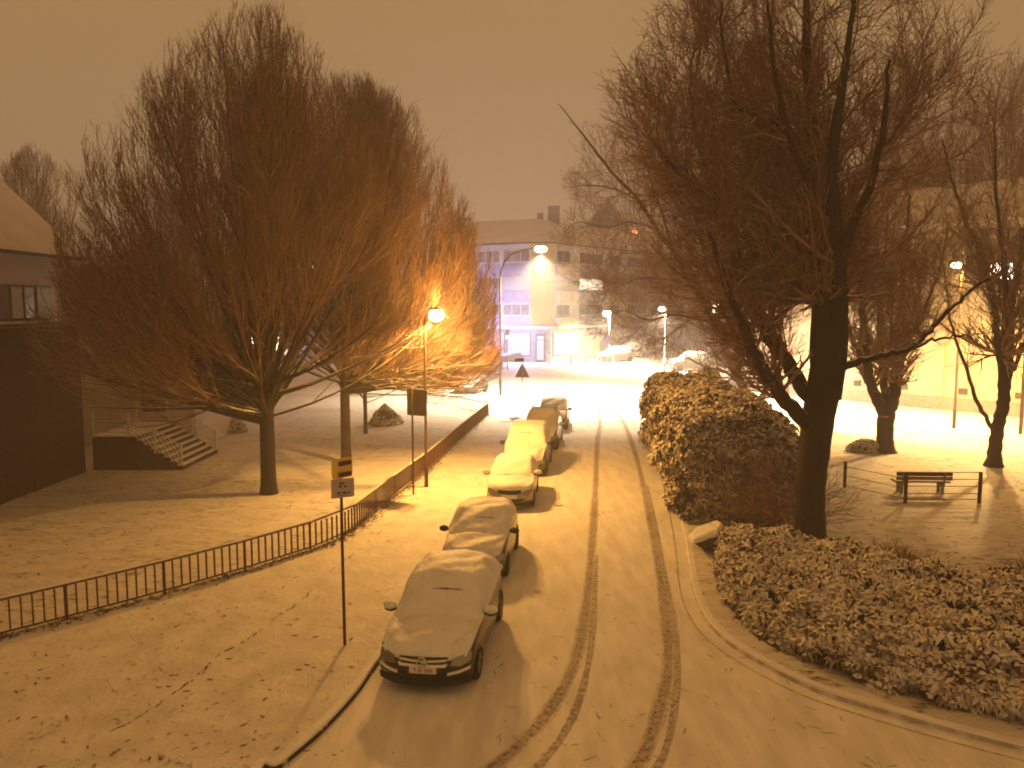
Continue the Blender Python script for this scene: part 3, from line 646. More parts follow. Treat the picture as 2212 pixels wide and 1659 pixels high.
# far trees: above the house on the left, and high behind the park on the right
def far_tree(name, label, base, h, w, seed, group, th=0.32, dens=1.0):
    prof = [(h * .16, w * .3, w * .3), (h * .26, w * .8, w * .8), (h * .45, w, w), (h * .7, w * .85, w * .85), (h * .88, w * .5, w * .5), (h, .2, .2)]
    return hornbeam(name, label, base, h * th * .7, 0.28, prof, 0.9, seed, 26, int(260 * dens), int(1500 * dens), int(4500 * dens), group=group)
far_tree('distant_tree', 'hazy round-topped bare tree just above the snowy roof', (-29.5, 50, STEP), 16.6, 5.0, 31, 'bare trees behind the house')
far_tree('distant_tree', 'faint bare tree at the left edge, further above the roof slope', (-38.0, 56, STEP), 18.4, 5.2, 32, 'bare trees behind the house')
far_tree('distant_tree', 'narrow bare tree peeping between roof and big crown', (-24.5, 58, STEP), 17.0, 4.5, 33, 'bare trees behind the house')
far_tree('tall_tree', 'tall dim bare tree behind the yellow-lit facade, darkest of the top right', tuple(AT(1990, 760, 62).to_2d()) + (0.0,), 28.5, 4.6, 34, 'tall trees behind the lit facade', dens=1.3)
far_tree('tall_tree', 'tall dim bare tree at the right edge above the bright lantern', tuple(AT(2165, 760, 62).to_2d()) + (0.0,), 27.5, 4.4, 35, 'tall trees behind the lit facade', dens=1.3)
far_tree('tall_tree', 'tall dim bare tree between the other two, lower crown', tuple(AT(2080, 760, 68).to_2d()) + (0.0,), 25.0, 4.2, 36, 'tall trees behind the lit facade')

# ------------------------------------------------------------------ snow-laden evergreens
def rosettes(P, N, size, rng, nl=9, w=0.30):
    """whorls of drooping leaves at points P facing N"""
    n = len(P); ref = unit(rng.normal(size=(n, 3))); A = unit(np.cross(N, ref)); B = np.cross(N, A)
    V = []; F = []; cnt = 0
    th = (np.arange(nl) * 2 * PI / nl)[None, :] + rng.random((n, 1)) * 6 + rng.normal(0, .25, (n, nl))
    r = size * rng.uniform(0.75, 1.25, (n, 1)) * rng.uniform(.8, 1.15, (n, nl))
    D = np.cos(th)[..., None] * A[:, None] + np.sin(th)[..., None] * B[:, None]; S = np.cross(N[:, None], D)
    lift = rng.uniform(0.0, 0.7, (n, nl))[..., None]
    root = P[:, None] + D * (r * .12)[..., None]
    mid = P[:, None] + D * (r * .55)[..., None] + N[:, None] * (r[..., None] * lift * .6)
    tip = P[:, None] + D * (r * 1.0)[..., None] + N[:, None] * (r[..., None] * (lift * .5 - .25)) - np.array([0, 0, 1]) * (r * .18)[..., None]
    a = mid + S * (r * w)[..., None]; b_ = mid - S * (r * w)[..., None]
    V = np.stack([root, a, tip, b_], 2).reshape(-1, 3)
    F = np.arange(n * nl * 4).reshape(-1, 4)
    return V, F
def lumps(P, size, rng, n=6):
    """little caps of snow"""
    m = len(P); th = np.arange(n) * 2 * PI / n
    r = size * rng.uniform(.5, 1.2, (m, 1)) * rng.uniform(.7, 1.2, (m, n))
    ring = P[:, None] + np.stack([np.cos(th)[None] * r, np.sin(th)[None] * r, -0.25 * r], -1)
    ring2 = P[:, None] + np.stack([np.cos(th)[None] * r * .6, np.sin(th)[None] * r * .6, 0.22 * r], -1)
    top = P + np.stack([rng.normal(0, size * .1, m), rng.normal(0, size * .1, m), np.full(m, size * .42)], -1)
    V = np.concatenate([ring, ring2, top[:, None]], 1).reshape(-1, 3); k = 2 * n + 1; o = (np.arange(m) * k)[:, None]; F = []
    for i in range(n):
        j = (i + 1) % n
        F.append(np.stack([o[:, 0] + i, o[:, 0] + j, o[:, 0] + n + j, o[:, 0] + n + i], -1)); F.append(np.stack([o[:, 0] + n + i, o[:, 0] + n + j, o[:, 0] + 2 * n, o[:, 0] + 2 * n], -1))
    Fq = np.concatenate(F[0::2]); Ft = np.concatenate(F[1::2])[:, :3]
    return V, Fq, Ft
def leafy(V0, F0_, V, Fq, Ft, t, leafm='leaf'):
    k = len(V0); Ft4 = np.concatenate([Ft, Ft[:, 2:3]], 1)
    F = [tuple(f) for f in F0_] + [tuple(f) for f in Fq + k] + [tuple(f) for f in Ft + k]
    return raw('foliage', np.concatenate([V0, V]), F, None, t, mats=[M[leafm], M['snow_soft']], midx=[0] * len(F0_) + [1] * (len(Fq) + len(Ft)))
def evergreen(t, P, N, size, rng, core=None, leafm='leaf', cap=0.42, capf=0.55):
    V0, F0_ = rosettes(P, N, size, rng)
    sel = (rng.random(len(P)) < capf) & (N[:, 2] > -0.2)
    Pc = P[sel] + N[sel] * size * .15 + np.array([0, 0, size * .12])
    V, Fq, Ft = lumps(Pc, size * cap, rng); leafy(V0, F0_, V, Fq, Ft, t, leafm)
    if core is not None: core.build('shade_hull', M['shade_core'], t)  # dark hull added inside to block light through the foliage

def noise2(x, y, s=1.0):
    return np.sin(x * 1.7 * s + 1.3 * np.sin(y * 1.1 * s)) * 0.5 + np.sin(y * 2.3 * s + x * 0.9 * s + 2) * 0.5
# hedge: runs along the right kerb
rng = np.random.default_rng(41)
hA, hB = np.array([5.55, 24.6]), np.array([7.25, 41.5])
hT = (hB - hA); hL = np.linalg.norm(hT); hT /= hL; hN = np.array([hT[1], -hT[0]])     # to the right
hw = 3.3
hedge = thing('hedge', 'tall thick evergreen hedge loaded with snow along the right kerb', 'hedge', (hA[0], hA[1], STEP))
n = 6000
u = rng.random(n) * hL; face = rng.random(n); P = np.zeros((n, 3)); N = np.zeros((n, 3))
def hh(u_, v_): return 3.15 + 0.28 * noise2(u_ * 0.8, v_ * 1.1) + 0.12 * noise2(u_ * 2.3, v_ * 2.7)
side = face < 0.40; top = (face >= 0.40) & (face < 0.72); near = (face >= 0.72) & (face < 0.84); rside = face >= 0.84
z = rng.random(n) ** 0.9
v = np.where(side, 0.0, np.where(rside, hw, rng.random(n) * hw)); u = np.where(near, 0.0, u)
H = hh(u, v); zz = np.where(top, H, 0.12 + z * (H - 0.1))
lean = 0.35 * (zz / 3.2) * (1 - zz / 3.2) * 4 * 0.6
bul = 0.34 * noise2(u * 1.1 + 3, zz * 1.6) + 0.15 * noise2(u * 3.1, zz * 3.7)
round_ = np.clip((zz - (H - .7)) / .7, 0, 1) ** 2 * .55
off = np.where(side, -(bul + lean - round_), np.where(rside, bul - round_, 0)); offu = np.where(near, -(bul + lean - round_), 0)
uu, vv = u + offu, v + off
P[:, 0] = hA[0] + hT[0] * uu + hN[0] * vv; P[:, 1] = hA[1] + hT[1] * uu + hN[1] * vv; P[:, 2] = zz + STEP - np.where(top, np.clip(.6 - np.minimum(v, hw - v), 0, .6) ** 2 * .9, 0)
Nn = np.stack([np.where(side, -hN[0], np.where(rside, hN[0], np.where(near, -hT[0], 0))), np.where(side, -hN[1], np.where(rside, hN[1], np.where(near, -hT[1], 0))), np.where(top, 1.0, 0.45)], 1)
N = unit(Nn + rng.normal(0, .38, (n, 3)))
P = P + rng.normal(0, 0.07, P.shape) - np.array([hA[0], hA[1], STEP])
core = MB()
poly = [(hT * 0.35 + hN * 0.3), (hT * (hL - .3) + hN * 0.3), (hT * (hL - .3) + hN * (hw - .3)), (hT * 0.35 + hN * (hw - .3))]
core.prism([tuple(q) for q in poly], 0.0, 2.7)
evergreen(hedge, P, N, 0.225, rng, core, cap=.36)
# shrub bed inside the kerb
bed = tag(bpy.data.objects.new('shrub_bed', None), 'low broad-leaved evergreen shrubs under snow filling the corner inside the right kerb', 'shrubs', kind='stuff'); COL.objects.link(bed)
rng = np.random.default_rng(42)
bed_front = [g2(1548, 1190), g2(1552, 1270), g2(1590, 1345), g2(1680, 1410), g2(1790, 1462), g2(1930, 1510), g2(2070, 1548), g2(2212, 1578), (9.9, 10.9)]
bed_poly = np.array([tuple(p) for p in smooth_line(bed_front, 4)] + [(16.0, 10.5), (17.5, 17.2), (12.5, 17.9), (9.8, 18.4), (8.2, 20.6), (6.6, 21.3)])
def inpoly(x, y, poly):
    c = np.zeros(len(x), bool); j = len(poly) - 1
    for i in range(len(poly)):
        xi, yi, xj, yj = *poly[i], *poly[j]
        c ^= ((yi > y) != (yj > y)) & (x < (xj - xi) * (y - yi) / (yj - yi + 1e-12) + xi); j = i
    return c
def pdist(x, y, poly):
    d = np.full(len(x), 99.0); j = len(poly) - 1
    for i in range(len(poly)):
        a, b_ = np.array(poly[j]), np.array(poly[i]); e_ = b_ - a; L2 = max((e_ ** 2).sum(), 1e-9)
        t = np.clip(((x - a[0]) * e_[0] + (y - a[1]) * e_[1]) / L2, 0, 1); d = np.minimum(d, np.hypot(x - a[0] - t * e_[0], y - a[1] - t * e_[1])); j = i
    return d
def bed_h(x, y):
    d = pdist(x, y, bed_poly); s = np.clip(d / 0.75, 0, 1)
    return (0.15 + 0.72 * np.sqrt(s)) * (1 + 0.16 * noise2(x * 1.3, y * 1.3)) + 0.15 * noise2(x * 2.6 + 1, y * 2.4), s
n = 16000
x = rng.uniform(4.5, 16.5, n); y = rng.uniform(10.2, 21.8, n)
ok = inpoly(x, y, bed_poly); x, y = x[ok], y[ok]; n = len(x)
# more along the rim, where the sides show
xr = rng.uniform(4.5, 16.5, 26000); yr = rng.uniform(10.2, 21.8, 26000); okr = inpoly(xr, yr, bed_poly); xr, yr = xr[okr], yr[okr]; dr = pdist(xr, yr, bed_poly) < 0.42; xr, yr = xr[dr], yr[dr]
x = np.concatenate([x, xr]); y = np.concatenate([y, yr])
H, s = bed_h(x, y); e_ = 0.05
gx = (bed_h(x + e_, y)[0] - H) / e_; gy = (bed_h(x, y + e_)[0] - H) / e_
N = unit(np.stack([-gx, -gy, np.full(len(x), 0.9)], 1) + rng.normal(0, .33, (len(x), 3)))
zj = H - np.abs(rng.normal(0, .05, len(x))) - (rng.random(len(x)) < .25) * rng.random(len(x)) * H * .5
P = np.stack([x, y, zj + STEP], 1)
keep = rng.random(len(P)) < .36; P, N = P[keep], N[keep]
V0, F0_ = rosettes(P, N, 0.24, rng, nl=9, w=0.17)
sel = rng.random(len(P)) < .45
V, Fq, Ft = lumps(P[sel] + np.array([0, 0, .02]), 0.075, rng); leafy(V0, F0_, V, Fq, Ft, bed)['kind'] = 'stuff'
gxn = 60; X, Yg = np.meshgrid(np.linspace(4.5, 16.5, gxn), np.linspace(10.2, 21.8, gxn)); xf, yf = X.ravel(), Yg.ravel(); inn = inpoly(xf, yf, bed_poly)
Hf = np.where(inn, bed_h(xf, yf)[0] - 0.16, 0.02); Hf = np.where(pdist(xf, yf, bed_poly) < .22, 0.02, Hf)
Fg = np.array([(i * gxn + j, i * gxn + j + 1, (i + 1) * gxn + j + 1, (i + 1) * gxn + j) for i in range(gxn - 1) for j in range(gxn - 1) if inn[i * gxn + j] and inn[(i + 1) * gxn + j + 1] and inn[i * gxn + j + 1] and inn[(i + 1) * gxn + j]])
raw('shade_hull', np.stack([xf, yf, np.maximum(Hf, .03) + STEP], 1), Fg, M['shade_core'], bed)['kind'] = 'stuff'  # dark underlayer added so gaps between the shrubs stay dark

def bush(name, label, base, rx, ry, h, n, size, seed, group=None, cone=False):
    rng = np.random.default_rng(seed); t = thing(name, label, 'bush', base, 0, group)
    a = rng.random(n) * 2 * PI; zz = rng.random(n) ** 0.9
    rr = (1 - zz ** 1.6) if cone else np.sqrt(np.clip(1 - (zz * .98) ** 2, 0, 1)) * (0.82 + .18 * np.sin(zz * PI))
    rr = rr * (1 + .12 * np.sin(a * 3 + zz * 4)) * rng.uniform(.85, 1.0, n)
    P = np.stack([np.cos(a) * rr * rx, np.sin(a) * rr * ry, zz * h], 1)
    N = unit(np.stack([np.cos(a), np.sin(a), np.full(n, .3) + zz], 1) + rng.normal(0, .3, (n, 3)))
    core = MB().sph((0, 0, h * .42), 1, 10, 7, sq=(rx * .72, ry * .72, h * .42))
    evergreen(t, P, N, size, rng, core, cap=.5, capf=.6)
    return t
bush('round_bush', 'rounded dark snow-dusted bush on the lawn, right of the steps, left half of a pair', tuple(G(466, 924, STEP)), .95, .8, .95, 420, .13, 51)
bush('round_bush', 'low dark bush touching the larger one, nearer the tree trunk', tuple(G(502, 934, STEP)), .75, .7, .75, 320, .12, 52)
bush('cone_bush', 'pointed snow-dusted bush right of the small tree trunk', tuple(G(832, 917, STEP)), 1.0, .9, 1.15, 480, .12, 53, cone=True)
bush('low_shrub', 'small shrub at the foot of the stout tree left of the bench', tuple(G(1868, 975, STEP)), .9, .6, .55, 240, .12, 54)

def bare_shrub(name, label, base, r, h, n, seed, mt='twig_red'):
    rng = np.random.default_rng(seed); t = thing(name, label, 'shrub', base)
    p0 = np.zeros((n, 3)); p0[:, 0] = rng.normal(0, r * .22, n); p0[:, 1] = rng.normal(0, r * .22, n)
    d = unit(np.stack([rng.normal(0, .6, n), rng.normal(0, .6, n), rng.uniform(.5, 1, n)], 1)); pts = [p0]
    for k in range(1, 6): d = unit(d + rng.normal(0, .09, (n, 3)) - np.array([0, 0, .06])); pts.append(pts[-1] + d * (h * rng.uniform(.7, 1.15, n) / 5)[:, None])
    Q = np.stack(pts, 1); R = np.full((n, 6), .009) * np.linspace(1.3, .5, 6)
    A, AR = grow(Q, R, n * 6, .2, 1, 35, 12, h * .35, .3, .1, 4, .1, .7, .0065, rng)
    V, F = sweep(Q, R, 4, rng); raw('stems', V, F, M[mt], t)
    V, F = sweep(A, AR, 3, rng); raw('twigs', V, F, M[mt], t)
    return t
bare_shrub('bare_shrub', 'tangle of bare twigs between the hedge and the massive tree', tuple(G(1660, 1150, STEP)), 1.2, 2.6, 130, 61)
bare_shrub('bare_shrub', 'reddish round bare shrub behind the shrub bed, right of the massive trunk', (9.6, 19.3, STEP), 1.1, .85, 260, 62)
bare_shrub('bare_shrub', 'reddish bare shrub behind the right end of the shrub bed', (12.9, 18.6, STEP), 1.2, .75, 260, 63)

# ------------------------------------------------------------------ boulders
def boulder(label, base, sx, sy, sz, rz, slab, seed):
    random.seed(seed); t = thing('boulder', label, 'boulder', base, rz)
    b_ = MB().sph((0, 0, sz * .42), 1.0, 14, 9, sq=(sx * .46, sy / 2, sz * .40), jit=.16); b_.build('rock', M['stone'], t)
    V = []; n, m = 12, 6
    if slab:
        s_ = MB(); pr = [(-sx * .52, -sy * .34), (sx * .02, -sy * .45), (sx * .22, -sy * .1), (sx * .2, sy * .28), (-sx * .25, sy * .42), (-sx * .5, sy * .1)]
        k = len(pr); zt = lambda x: sz * (.42 + .62 * (x / sx + .5)); 
        V = [(x, y, zt(x) - .03) for x, y in pr] + [(x * 1.0, y, zt(x) + .10) for x, y in pr] + [(x * .82 - .01, y * .8, zt(x) + .17) for x, y in pr]
        F = [tuple(range(k))[::-1], tuple(range(2 * k, 3 * k))] + [(r * k + i, r * k + (i + 1) % k, (r + 1) * k + (i + 1) % k, (r + 1) * k + i) for r in range(2) for i in range(k)]
        s_.add(V, F).build('snow_cap', M['snow_soft'], t, smooth=False, bevel=.03)
    else:
        MB().sph((0, 0, sz * .78), 1.0, 12, 6, sq=(sx * .36, sy * .36, sz * .22), jit=.1).build('snow_cap', M['snow_soft'], t, smooth=True)
    return t
boulder('dark boulder with a slanting slab of snow at the near end of the hedge', tuple(G(1538, 1186, STEP)), 1.30, 1.0, .70, .12, True, 3)
#boulder('low dark stone with a bit of snow at the edge of the shrub bed', tuple(G(2085, 1562, STEP)), .50, .42, .26, .3, False, 4)
random.seed(9)

# ------------------------------------------------------------------ railing of the lawn
rail = thing('railing', 'long low rust-brown railing of upright bars round the lawn, snow on its top rail', 'railing', (fence_line[0][0], fence_line[0][1], STEP))
rail0 = np.array([fence_line[0][0], fence_line[0][1], 0.0])
def fence_run(line, h=0.78):
    L = np.array(line); seg = np.hypot(*np.diff(L, axis=0).T); S = np.concatenate([[0], np.cumsum(seg)]); tot = S[-1]
    nb = max(1, int(round(tot / 2.1))); pt = lambda s: np.array([np.interp(s, S, L[:, 0]), np.interp(s, S, L[:, 1]), 0]) - np.array([rail0[0], rail0[1], 0])
    for i in range(nb + 1):
        p = pt(tot * i / nb); MB().box((p[0], p[1], h / 2), (.055, .055, h + .05)).build('post', M['rust'], rail)
    for i in range(nb):
        s0, s1 = tot * i / nb, tot * (i + 1) / nb; m = MB(); k = 10
        for j in range(1, k):
            sj = s0 + (s1 - s0) * j / k; p = pt(sj); dd = pt(sj + .05) - pt(sj - .05); m.box((p[0], p[1], h / 2 + .02), (.024, .050, h - .10), rz=math.atan2(dd[1], dd[0]))
        m.build('bars', M['rust'], rail)
        a, b_ = pt(s0), pt(s1); m = MB()
        m.bar(a + (0, 0, .08), b_ + (0, 0, .08), .04, .045); m.bar(a + (0, 0, h), b_ + (0, 0, h), .06, .045); m.build('rail', M['rust'], rail)
        m = MB(); m.bar(a + (0, 0, h + .034), b_ + (0, 0, h + .034), .052, .022); m.build('snow_cap', M['snow_soft'], rail)
fence_run(fence_line)
fence_run([fence_line[-1], g2(1012, 892), g2(970, 883), g2(900, 872)])

# ------------------------------------------------------------------ park railing and bench
b = G(1955, 1087, STEP)
pr = thing('park_railing', 'low metal railing of thin rails standing in front of the bench', 'railing', tuple(b))
P1 = G(1955, 1087, STEP) - b; P2 = G(2115, 1087, STEP) - b; P3 = G(1824, 1056, STEP) - b
for p in (P1, P2, P3): MB().box((p.x, p.y, .55), (.09, .09, 1.1 if p is not P3 else .98)).build('post', M['iron'], pr)
for z in (1.08, .84, .60, .34, .14): MB().bar(P1 + Vector((0, 0, z)), P2 + Vector((0, 0, z)), .025).build('rail', M['iron'], pr)
for z in (.86, .52, .16): MB().bar(P1 + Vector((0, 0, z)), P3 + Vector((0, 0, z - .02)), .022).build('rail', M['iron'], pr)
bc = G(2003, 1072, STEP) + Vector((0, .5, 0))
bench = thing('park_bench', 'wooden park bench dusted with snow on two pale concrete feet', 'bench', tuple(bc), -0.06)
for i in range(2): MB().box((0, -.28 + .0, .60 + i * .15), (1.95, .04, .13)).build('back_slat', M['wood'], bench)
for i in range(3): MB().box((0, -.13 + i * .16, .44), (1.95, .13, .04)).build('seat_slat', M['wood'], bench)
MB().box((0, .03, .475), (1.9, .42, .03)).build('snow_cap', M['snow_soft'], bench); MB().box((0, -.28, .832), (1.92, .05, .03)).build('snow_cap', M['snow_soft'], bench)
for sx in (-.72, .72):
    m = MB(); m.box((sx, .03, .35), (.09, .44, .12)); m.box((sx, -.12, .16), (.09, .09, .32)); m.box((sx, .19, .16), (.09, .09, .32)); m.bar((sx, -.2, .3), (sx, -.30, .80), .06); m.build('leg', M['concrete'], bench)

# ------------------------------------------------------------------ lamps
SOD = (1.0, 0.48, 0.10); PALE = (1.0, 0.78, 0.52)
# nearest lamp, seen through the twigs
b = G(921, 1052, STEP); hd = AT(942, 681, b.y)
L1 = thing('street_lamp', 'nearest street lamp, blazing among the snowy twigs beside the railing', 'street lamp', tuple(b), 0, 'street lamps')
hh1 = hd.z - STEP; dx = hd.x - b.x
MB().tube([(0, 0, 0), (0, 0, 1.0), (0, 0, 1.02), (0, 0, hh1 - .35), (.04, 0, hh1 - .05), (.16, -.0, hh1 + .05)], [.075, .07, .055, .045, .04, .035]).build('pole', M['iron'], L1, True)
MB().sph((dx, 0, hh1 + .22), 1, 12, 8, sq=(.24, .18, .06)).build('hood', M['steel'], L1, True)
MB().sph((dx, 0, hh1), 1, 14, 10, sq=(.27, .22, .24)).build('lens', M['lamp_lens'], L1, True)
lamp('lamp_light', (dx, 0, hh1 - .34), 2600, SOD, 0.10, L1, spot=174, blend=.22)
lamp('side_light', (dx + .35, 0, hh1), 3000, SOD, 0.15, L1)
# tall curved lamp at the crossing
b = G(1081, 855, STEP); hd = AT(1168, 538, b.y)
L2 = thing('street_lamp', 'tall street lamp with a long curved arm in front of the corner house', 'street lamp', tuple(b), 0, 'street lamps')
hx, hz = hd.x - b.x, hd.z - STEP
arm = [(0, 0, 0), (0, 0, 1.2), (0, 0, 1.25), (0, 0, hz - 2.2), (.05, 0, hz - 1.6), (.30, 0, hz - .95), (.8, 0, hz - .40), (1.6, 0, hz - .08), (hx - .35, 0, hz + .08)]
MB().tube(arm, [.12, .12, .085, .075, .07, .065, .06, .05, .045], 10).build('pole', M['steel'], L2, True)
MB().box((0, -.02, 2.3), (.30, .26, .42)).build('switch_box', M['steel'], L2, bevel=.02)
MB().sph((hx + .05, 0, hz + .24), 1, 12, 8, sq=(.50, .2, .08)).build('hood', M['steel'], L2, True)
MB().sph((hx, 0, hz), 1, 14, 8, sq=(.46, .26, .26)).build('lens', M['lamp_lens_pale'], L2, True)
lamp('lamp_light', (hx, 0, hz - .42), 52000, PALE, 0.15, L2, spot=136, blend=.7)
def post_lamp(label, base_px, head_px, power, color, mm='lamp_lens_pale', pole='white_pole', size=.34, reach=-.35, spot=146):
    b = G(*base_px); hd = AT(*head_px, b.y); t = thing('street_lamp', label, 'street lamp', tuple(b), 0, 'street lamps'); h = hd.z; x = hd.x - b.x
    MB().tube([(x - reach, 0, 0), (x - reach, 0, 1.1), (x - reach, 0, 1.12), (x - reach, 0, h - .3), (x - reach * .8, 0, h - .05), (x - reach * .3, 0, h + .05)], [.10, .095, .07, .055, .05, .045], 10).build('pole', M[pole], t, True)
    MB().sph((x, 0, h + size * .75), 1, 12, 8, sq=(size, size * .6, size * .2)).build('hood', M['steel'], t, True)
    MB().sph((x, 0, h), 1, 12, 8, sq=(size * 1.15, size * .9, size * .8)).build('lens', M[mm], t, True)
    lamp('lamp_light', (x, 0, h - size * .8 - .12), power, color, 0.15, t, spot=spot, blend=.6)
    return t
post_lamp('street lamp on a pale straight pole between the corner house and the hedge', (1436, 802), (1430, 667), 22000, PALE)
post_lamp('small lamp in front of the grey ground floor beside the snowy parked cars', (1309, 783), (1311, 677), 15000, PALE, size=.46, spot=174)
post_lamp('broad flat lamp before the yellow-lit facade, left of the bright lantern', (2080, 925), (2066, 573), 9000, SOD, size=.26, pole='iron', spot=165)
# bright lantern before the facade: a cage of bright panes
b = G(2180, 938); hd = AT(2164, 586, b.y)
L5 = thing('street_lamp', 'very bright box lantern behind the stems of the slender tree', 'street lamp', tuple(b), 0, 'street lamps')
x, h = hd.x - b.x, hd.z
MB().tube([(.6, 0, 0), (.6, 0, h + .7), (.3, 0, h + .95), (x + .1, 0, h + .9)], [.10, .07, .06, .05]).build('pole', M['iron'], L5, True)
MB().box((x, 0, h), (.95, .5, .80)).build('lens', M['lamp_lens_white'], L5, bevel=.05)
m = MB()
for i in range(7): m.box((x - .48 + i * .16, -.262, h), (.02, .02, .84))
for i in range(4): m.box((x, -.262, h - .42 + i * .28), (1.0, .024, .02))
m.build('cage', M['steel'], L5); MB().box((x, 0, h + .45), (1.1, .6, .08)).build('hood', M['steel'], L5)
lamp('lamp_light', (x, -.1, h - .75), 13000, (1.0, .60, .20), 0.2, L5, spot=168, blend=.5)
# added lamp, unseen along the street: it lights the snow right of the crossing
added_lamp = post_lamp('added lamp behind the trunks, lighting the snow right of the crossing', (1700, 880), (1700, 560), 22000, PALE, pole='iron')

# ------------------------------------------------------------------ signs
b = G(745, 1393, STEP)
s1 = thing('parking_sign', 'tall thin post with a yellow striped plate above a small grey plate', 'sign', tuple(b), 0)
MB().tube([(0, 0, 0), (-.01, 0, 2.0), (-.005, 0, 3.78)], [.032, .03, .03], 10).build('pole', M['rust'], s1, True)
def plate(parent, name, c, w, h, rz, m, th=.012, corner=.04, tilt=0.0):
    pts = []
    for cx, cz, a0 in ((w / 2 - corner, h / 2 - corner, 0), (-w / 2 + corner, h / 2 - corner, 90), (-w / 2 + corner, -h / 2 + corner, 180), (w / 2 - corner, -h / 2 + corner, 270)):
        for k in range(5): a = math.radians(a0 + k * 22.5); pts.append((cx + corner * math.cos(a), cz + corner * math.sin(a)))
    n = len(pts); R = Matrix.Rotation(rz, 3, 'Z') @ Matrix.Rotation(tilt, 3, 'Y'); c = Vector(c)
    V = [c + R @ Vector((x, -th / 2, z)) for x, z in pts] + [c + R @ Vector((x, th / 2, z)) for x, z in pts]
    F = [tuple(range(n)), tuple(range(n, 2 * n))[::-1]] + [(i, n + i, n + (i + 1) % n, (i + 1) % n) for i in range(n)]
    return MB().add(V, F).build(name, m, parent)
rz = math.radians(50)
up = plate(s1, 'upper_plate', (.03, -.045, 3.62), .50, .40, rz, M['sign_yellow'], corner=.07)
for dz in (-.12, .10):
    q = plate(up, 'stripe', (0.07 + .02, -.06 + .006, 3.62 + dz), .30, .085, rz, M['sign_violet'], corner=.01, th=.02)
lp = plate(s1, 'lower_plate', (.035, -.05, 3.22), .46, .38, math.radians(28), M['sign_grey'], corner=.01)
m = MB(); R28 = Matrix.Rotation(math.radians(28), 3, 'Z')
for dx_, dz, w_, h_ in ((-.02, .10, .10, .03), (-.05, .04, .05, .05), (.05, .03, .06, .03), (-.08, -.09, .08, .035), (.03, -.09, .07, .04), (.11, -.10, .05, .03), (-.02, -.14, .20, .012)):
    m.box(Vector((.035, -.05, 3.22)) + R28 @ Vector((dx_, -.008, dz)), (w_, .006, h_), mtx=R28)
m.build('lettering', M['frame_dark'], lp)
# information board on posts beside the nearest lamp
b = G(893, 1068, STEP)
s2 = thing('notice_board', 'square brown board high on a thin post beside the nearest lamp pole', 'sign', tuple(b), 0)
MB().tube([(0, 0, 0), (0, 0, 3.9)], .035, 10).build('pole', M['iron'], s2, True)
plate(s2, 'board', (.17, -.05, 3.35), .82, .95, -.45, M['sign_back'], th=.03, corner=.03)
plate(s2, 'emblem', (.155, -.085, 3.42), .36, .46, -.45, M['frame_dark'], th=.02, corner=.1)
# warning triangle seen from behind
b = G(1128, 890, STEP)
s3 = thing('warning_sign', 'triangular road sign seen from behind on a pale post at the crossing', 'sign', tuple(b), 0)
k = b.y / F_PX; zt = lambda py: AT(1128, py, b.y).z - STEP
MB().tube([(0, 0, 0), (0, 0, zt(784))], .035, 10).build('pole', M['galv'], s3, True)
tw = 15.5 * k; z0, z1 = zt(815), zt(783); m = MB()
m.add([(-tw, .0, z0), (tw, .0, z0), (0, .0, z1), (-tw, .03, z0), (tw, .03, z0), (0, .03, z1)], [(0, 1, 2), (3, 5, 4), (0, 3, 4, 1), (1, 4, 5, 2), (2, 5, 3, 0)]); m.build('triangle_plate', M['sign_back'], s3)
plate(s3, 'cross_plate', (-.18, 0.0, zt(778)), .60, .24, .25, M['sign_back'], corner=.02)
# small blue sign and white sign near the far cars
def small_sign(name, label, bpx, cpy, w, h, m):
    b = G(*bpx); t = thing(name, label, 'sign', tuple(b)); z = AT(bpx[0], cpy, b.y).z
    MB().tube([(0, 0, 0), (0, 0, z + h / 2)], .05, 8).build('pole', M['white_pole'], t, True); plate(t, 'plate', (0, -.08, z), w, h, 0, m, corner=.05); return t
small_sign('street_sign', 'small upright bluish sign under the small lamp by the parked cars', (1313, 784), 733, .62, 1.1, M['sign_blue'])
small_sign('street_sign', 'small pale rectangular sign behind the end of the hedge', (1468, 775), 735, 1.1, .75, M['sign_blue'])
# traffic lights
def traffic_light(label, px, by, hy, lens_dz, mlens, grp='traffic lights'):
    b = G(px, by); z = AT(px, hy, b.y).z; t = thing('traffic_light', label, 'traffic light', tuple(b), 0, grp)
    MB().tube([(0, .12, 0), (0, .12, z + .5)], .06, 8).build('pole', M['galv'], t, True)
    MB().box((0, 0, z), (.34, .22, 1.0)).build('housing', M['plastic'], t, bevel=.03)
    for i, dz in enumerate((.3, 0, -.3)):
        on = i == lens_dz; MB().sph((0, -.12, z + dz + (0)), 1, 12, 6, sq=((.17 if on else .11), .05, (.17 if on else .11))).build('lens', mlens if on else M['glass_dark'], t, True)
    return t
traffic_light('traffic light showing green in front of the lilac shop window', 1096, 800, 722, 2, M['green_light'])
traffic_light('traffic light showing green behind the glowing twigs left of the tall lamp', 990, 790, 655, 2, M['green_light'])
traffic_light('distant green traffic light seen through the orange crown', 758, 786, 715, 2, M['green_light'])

# bollards in front of the shop
for px in (1187, 1234, 1265, 1298, 1323):
    b = G(px, 787)
    if px == 1187:
        b0 = thing('bollard', 'white bollards in a row along the far pavement before the shop', 'bollard', tuple(b), 0, 'bollards before the shop')
        MB().tube([(0, 0, 0), (0, 0, .95), (0, 0, 1.1)], [.20, .19, .16], 12).build('post', M['frame'], b0); MB().sph((0, 0, 1.1), 1, 12, 6, sq=(.17, .17, .08)).build('snow_cap', M['snow_soft'], b0, True)
        kids = list(b0.children)
    else:
        c = b0.copy(); COL.objects.link(c); c.location = b
        for ch in kids: q = ch.copy(); COL.objects.link(q); q.parent = c

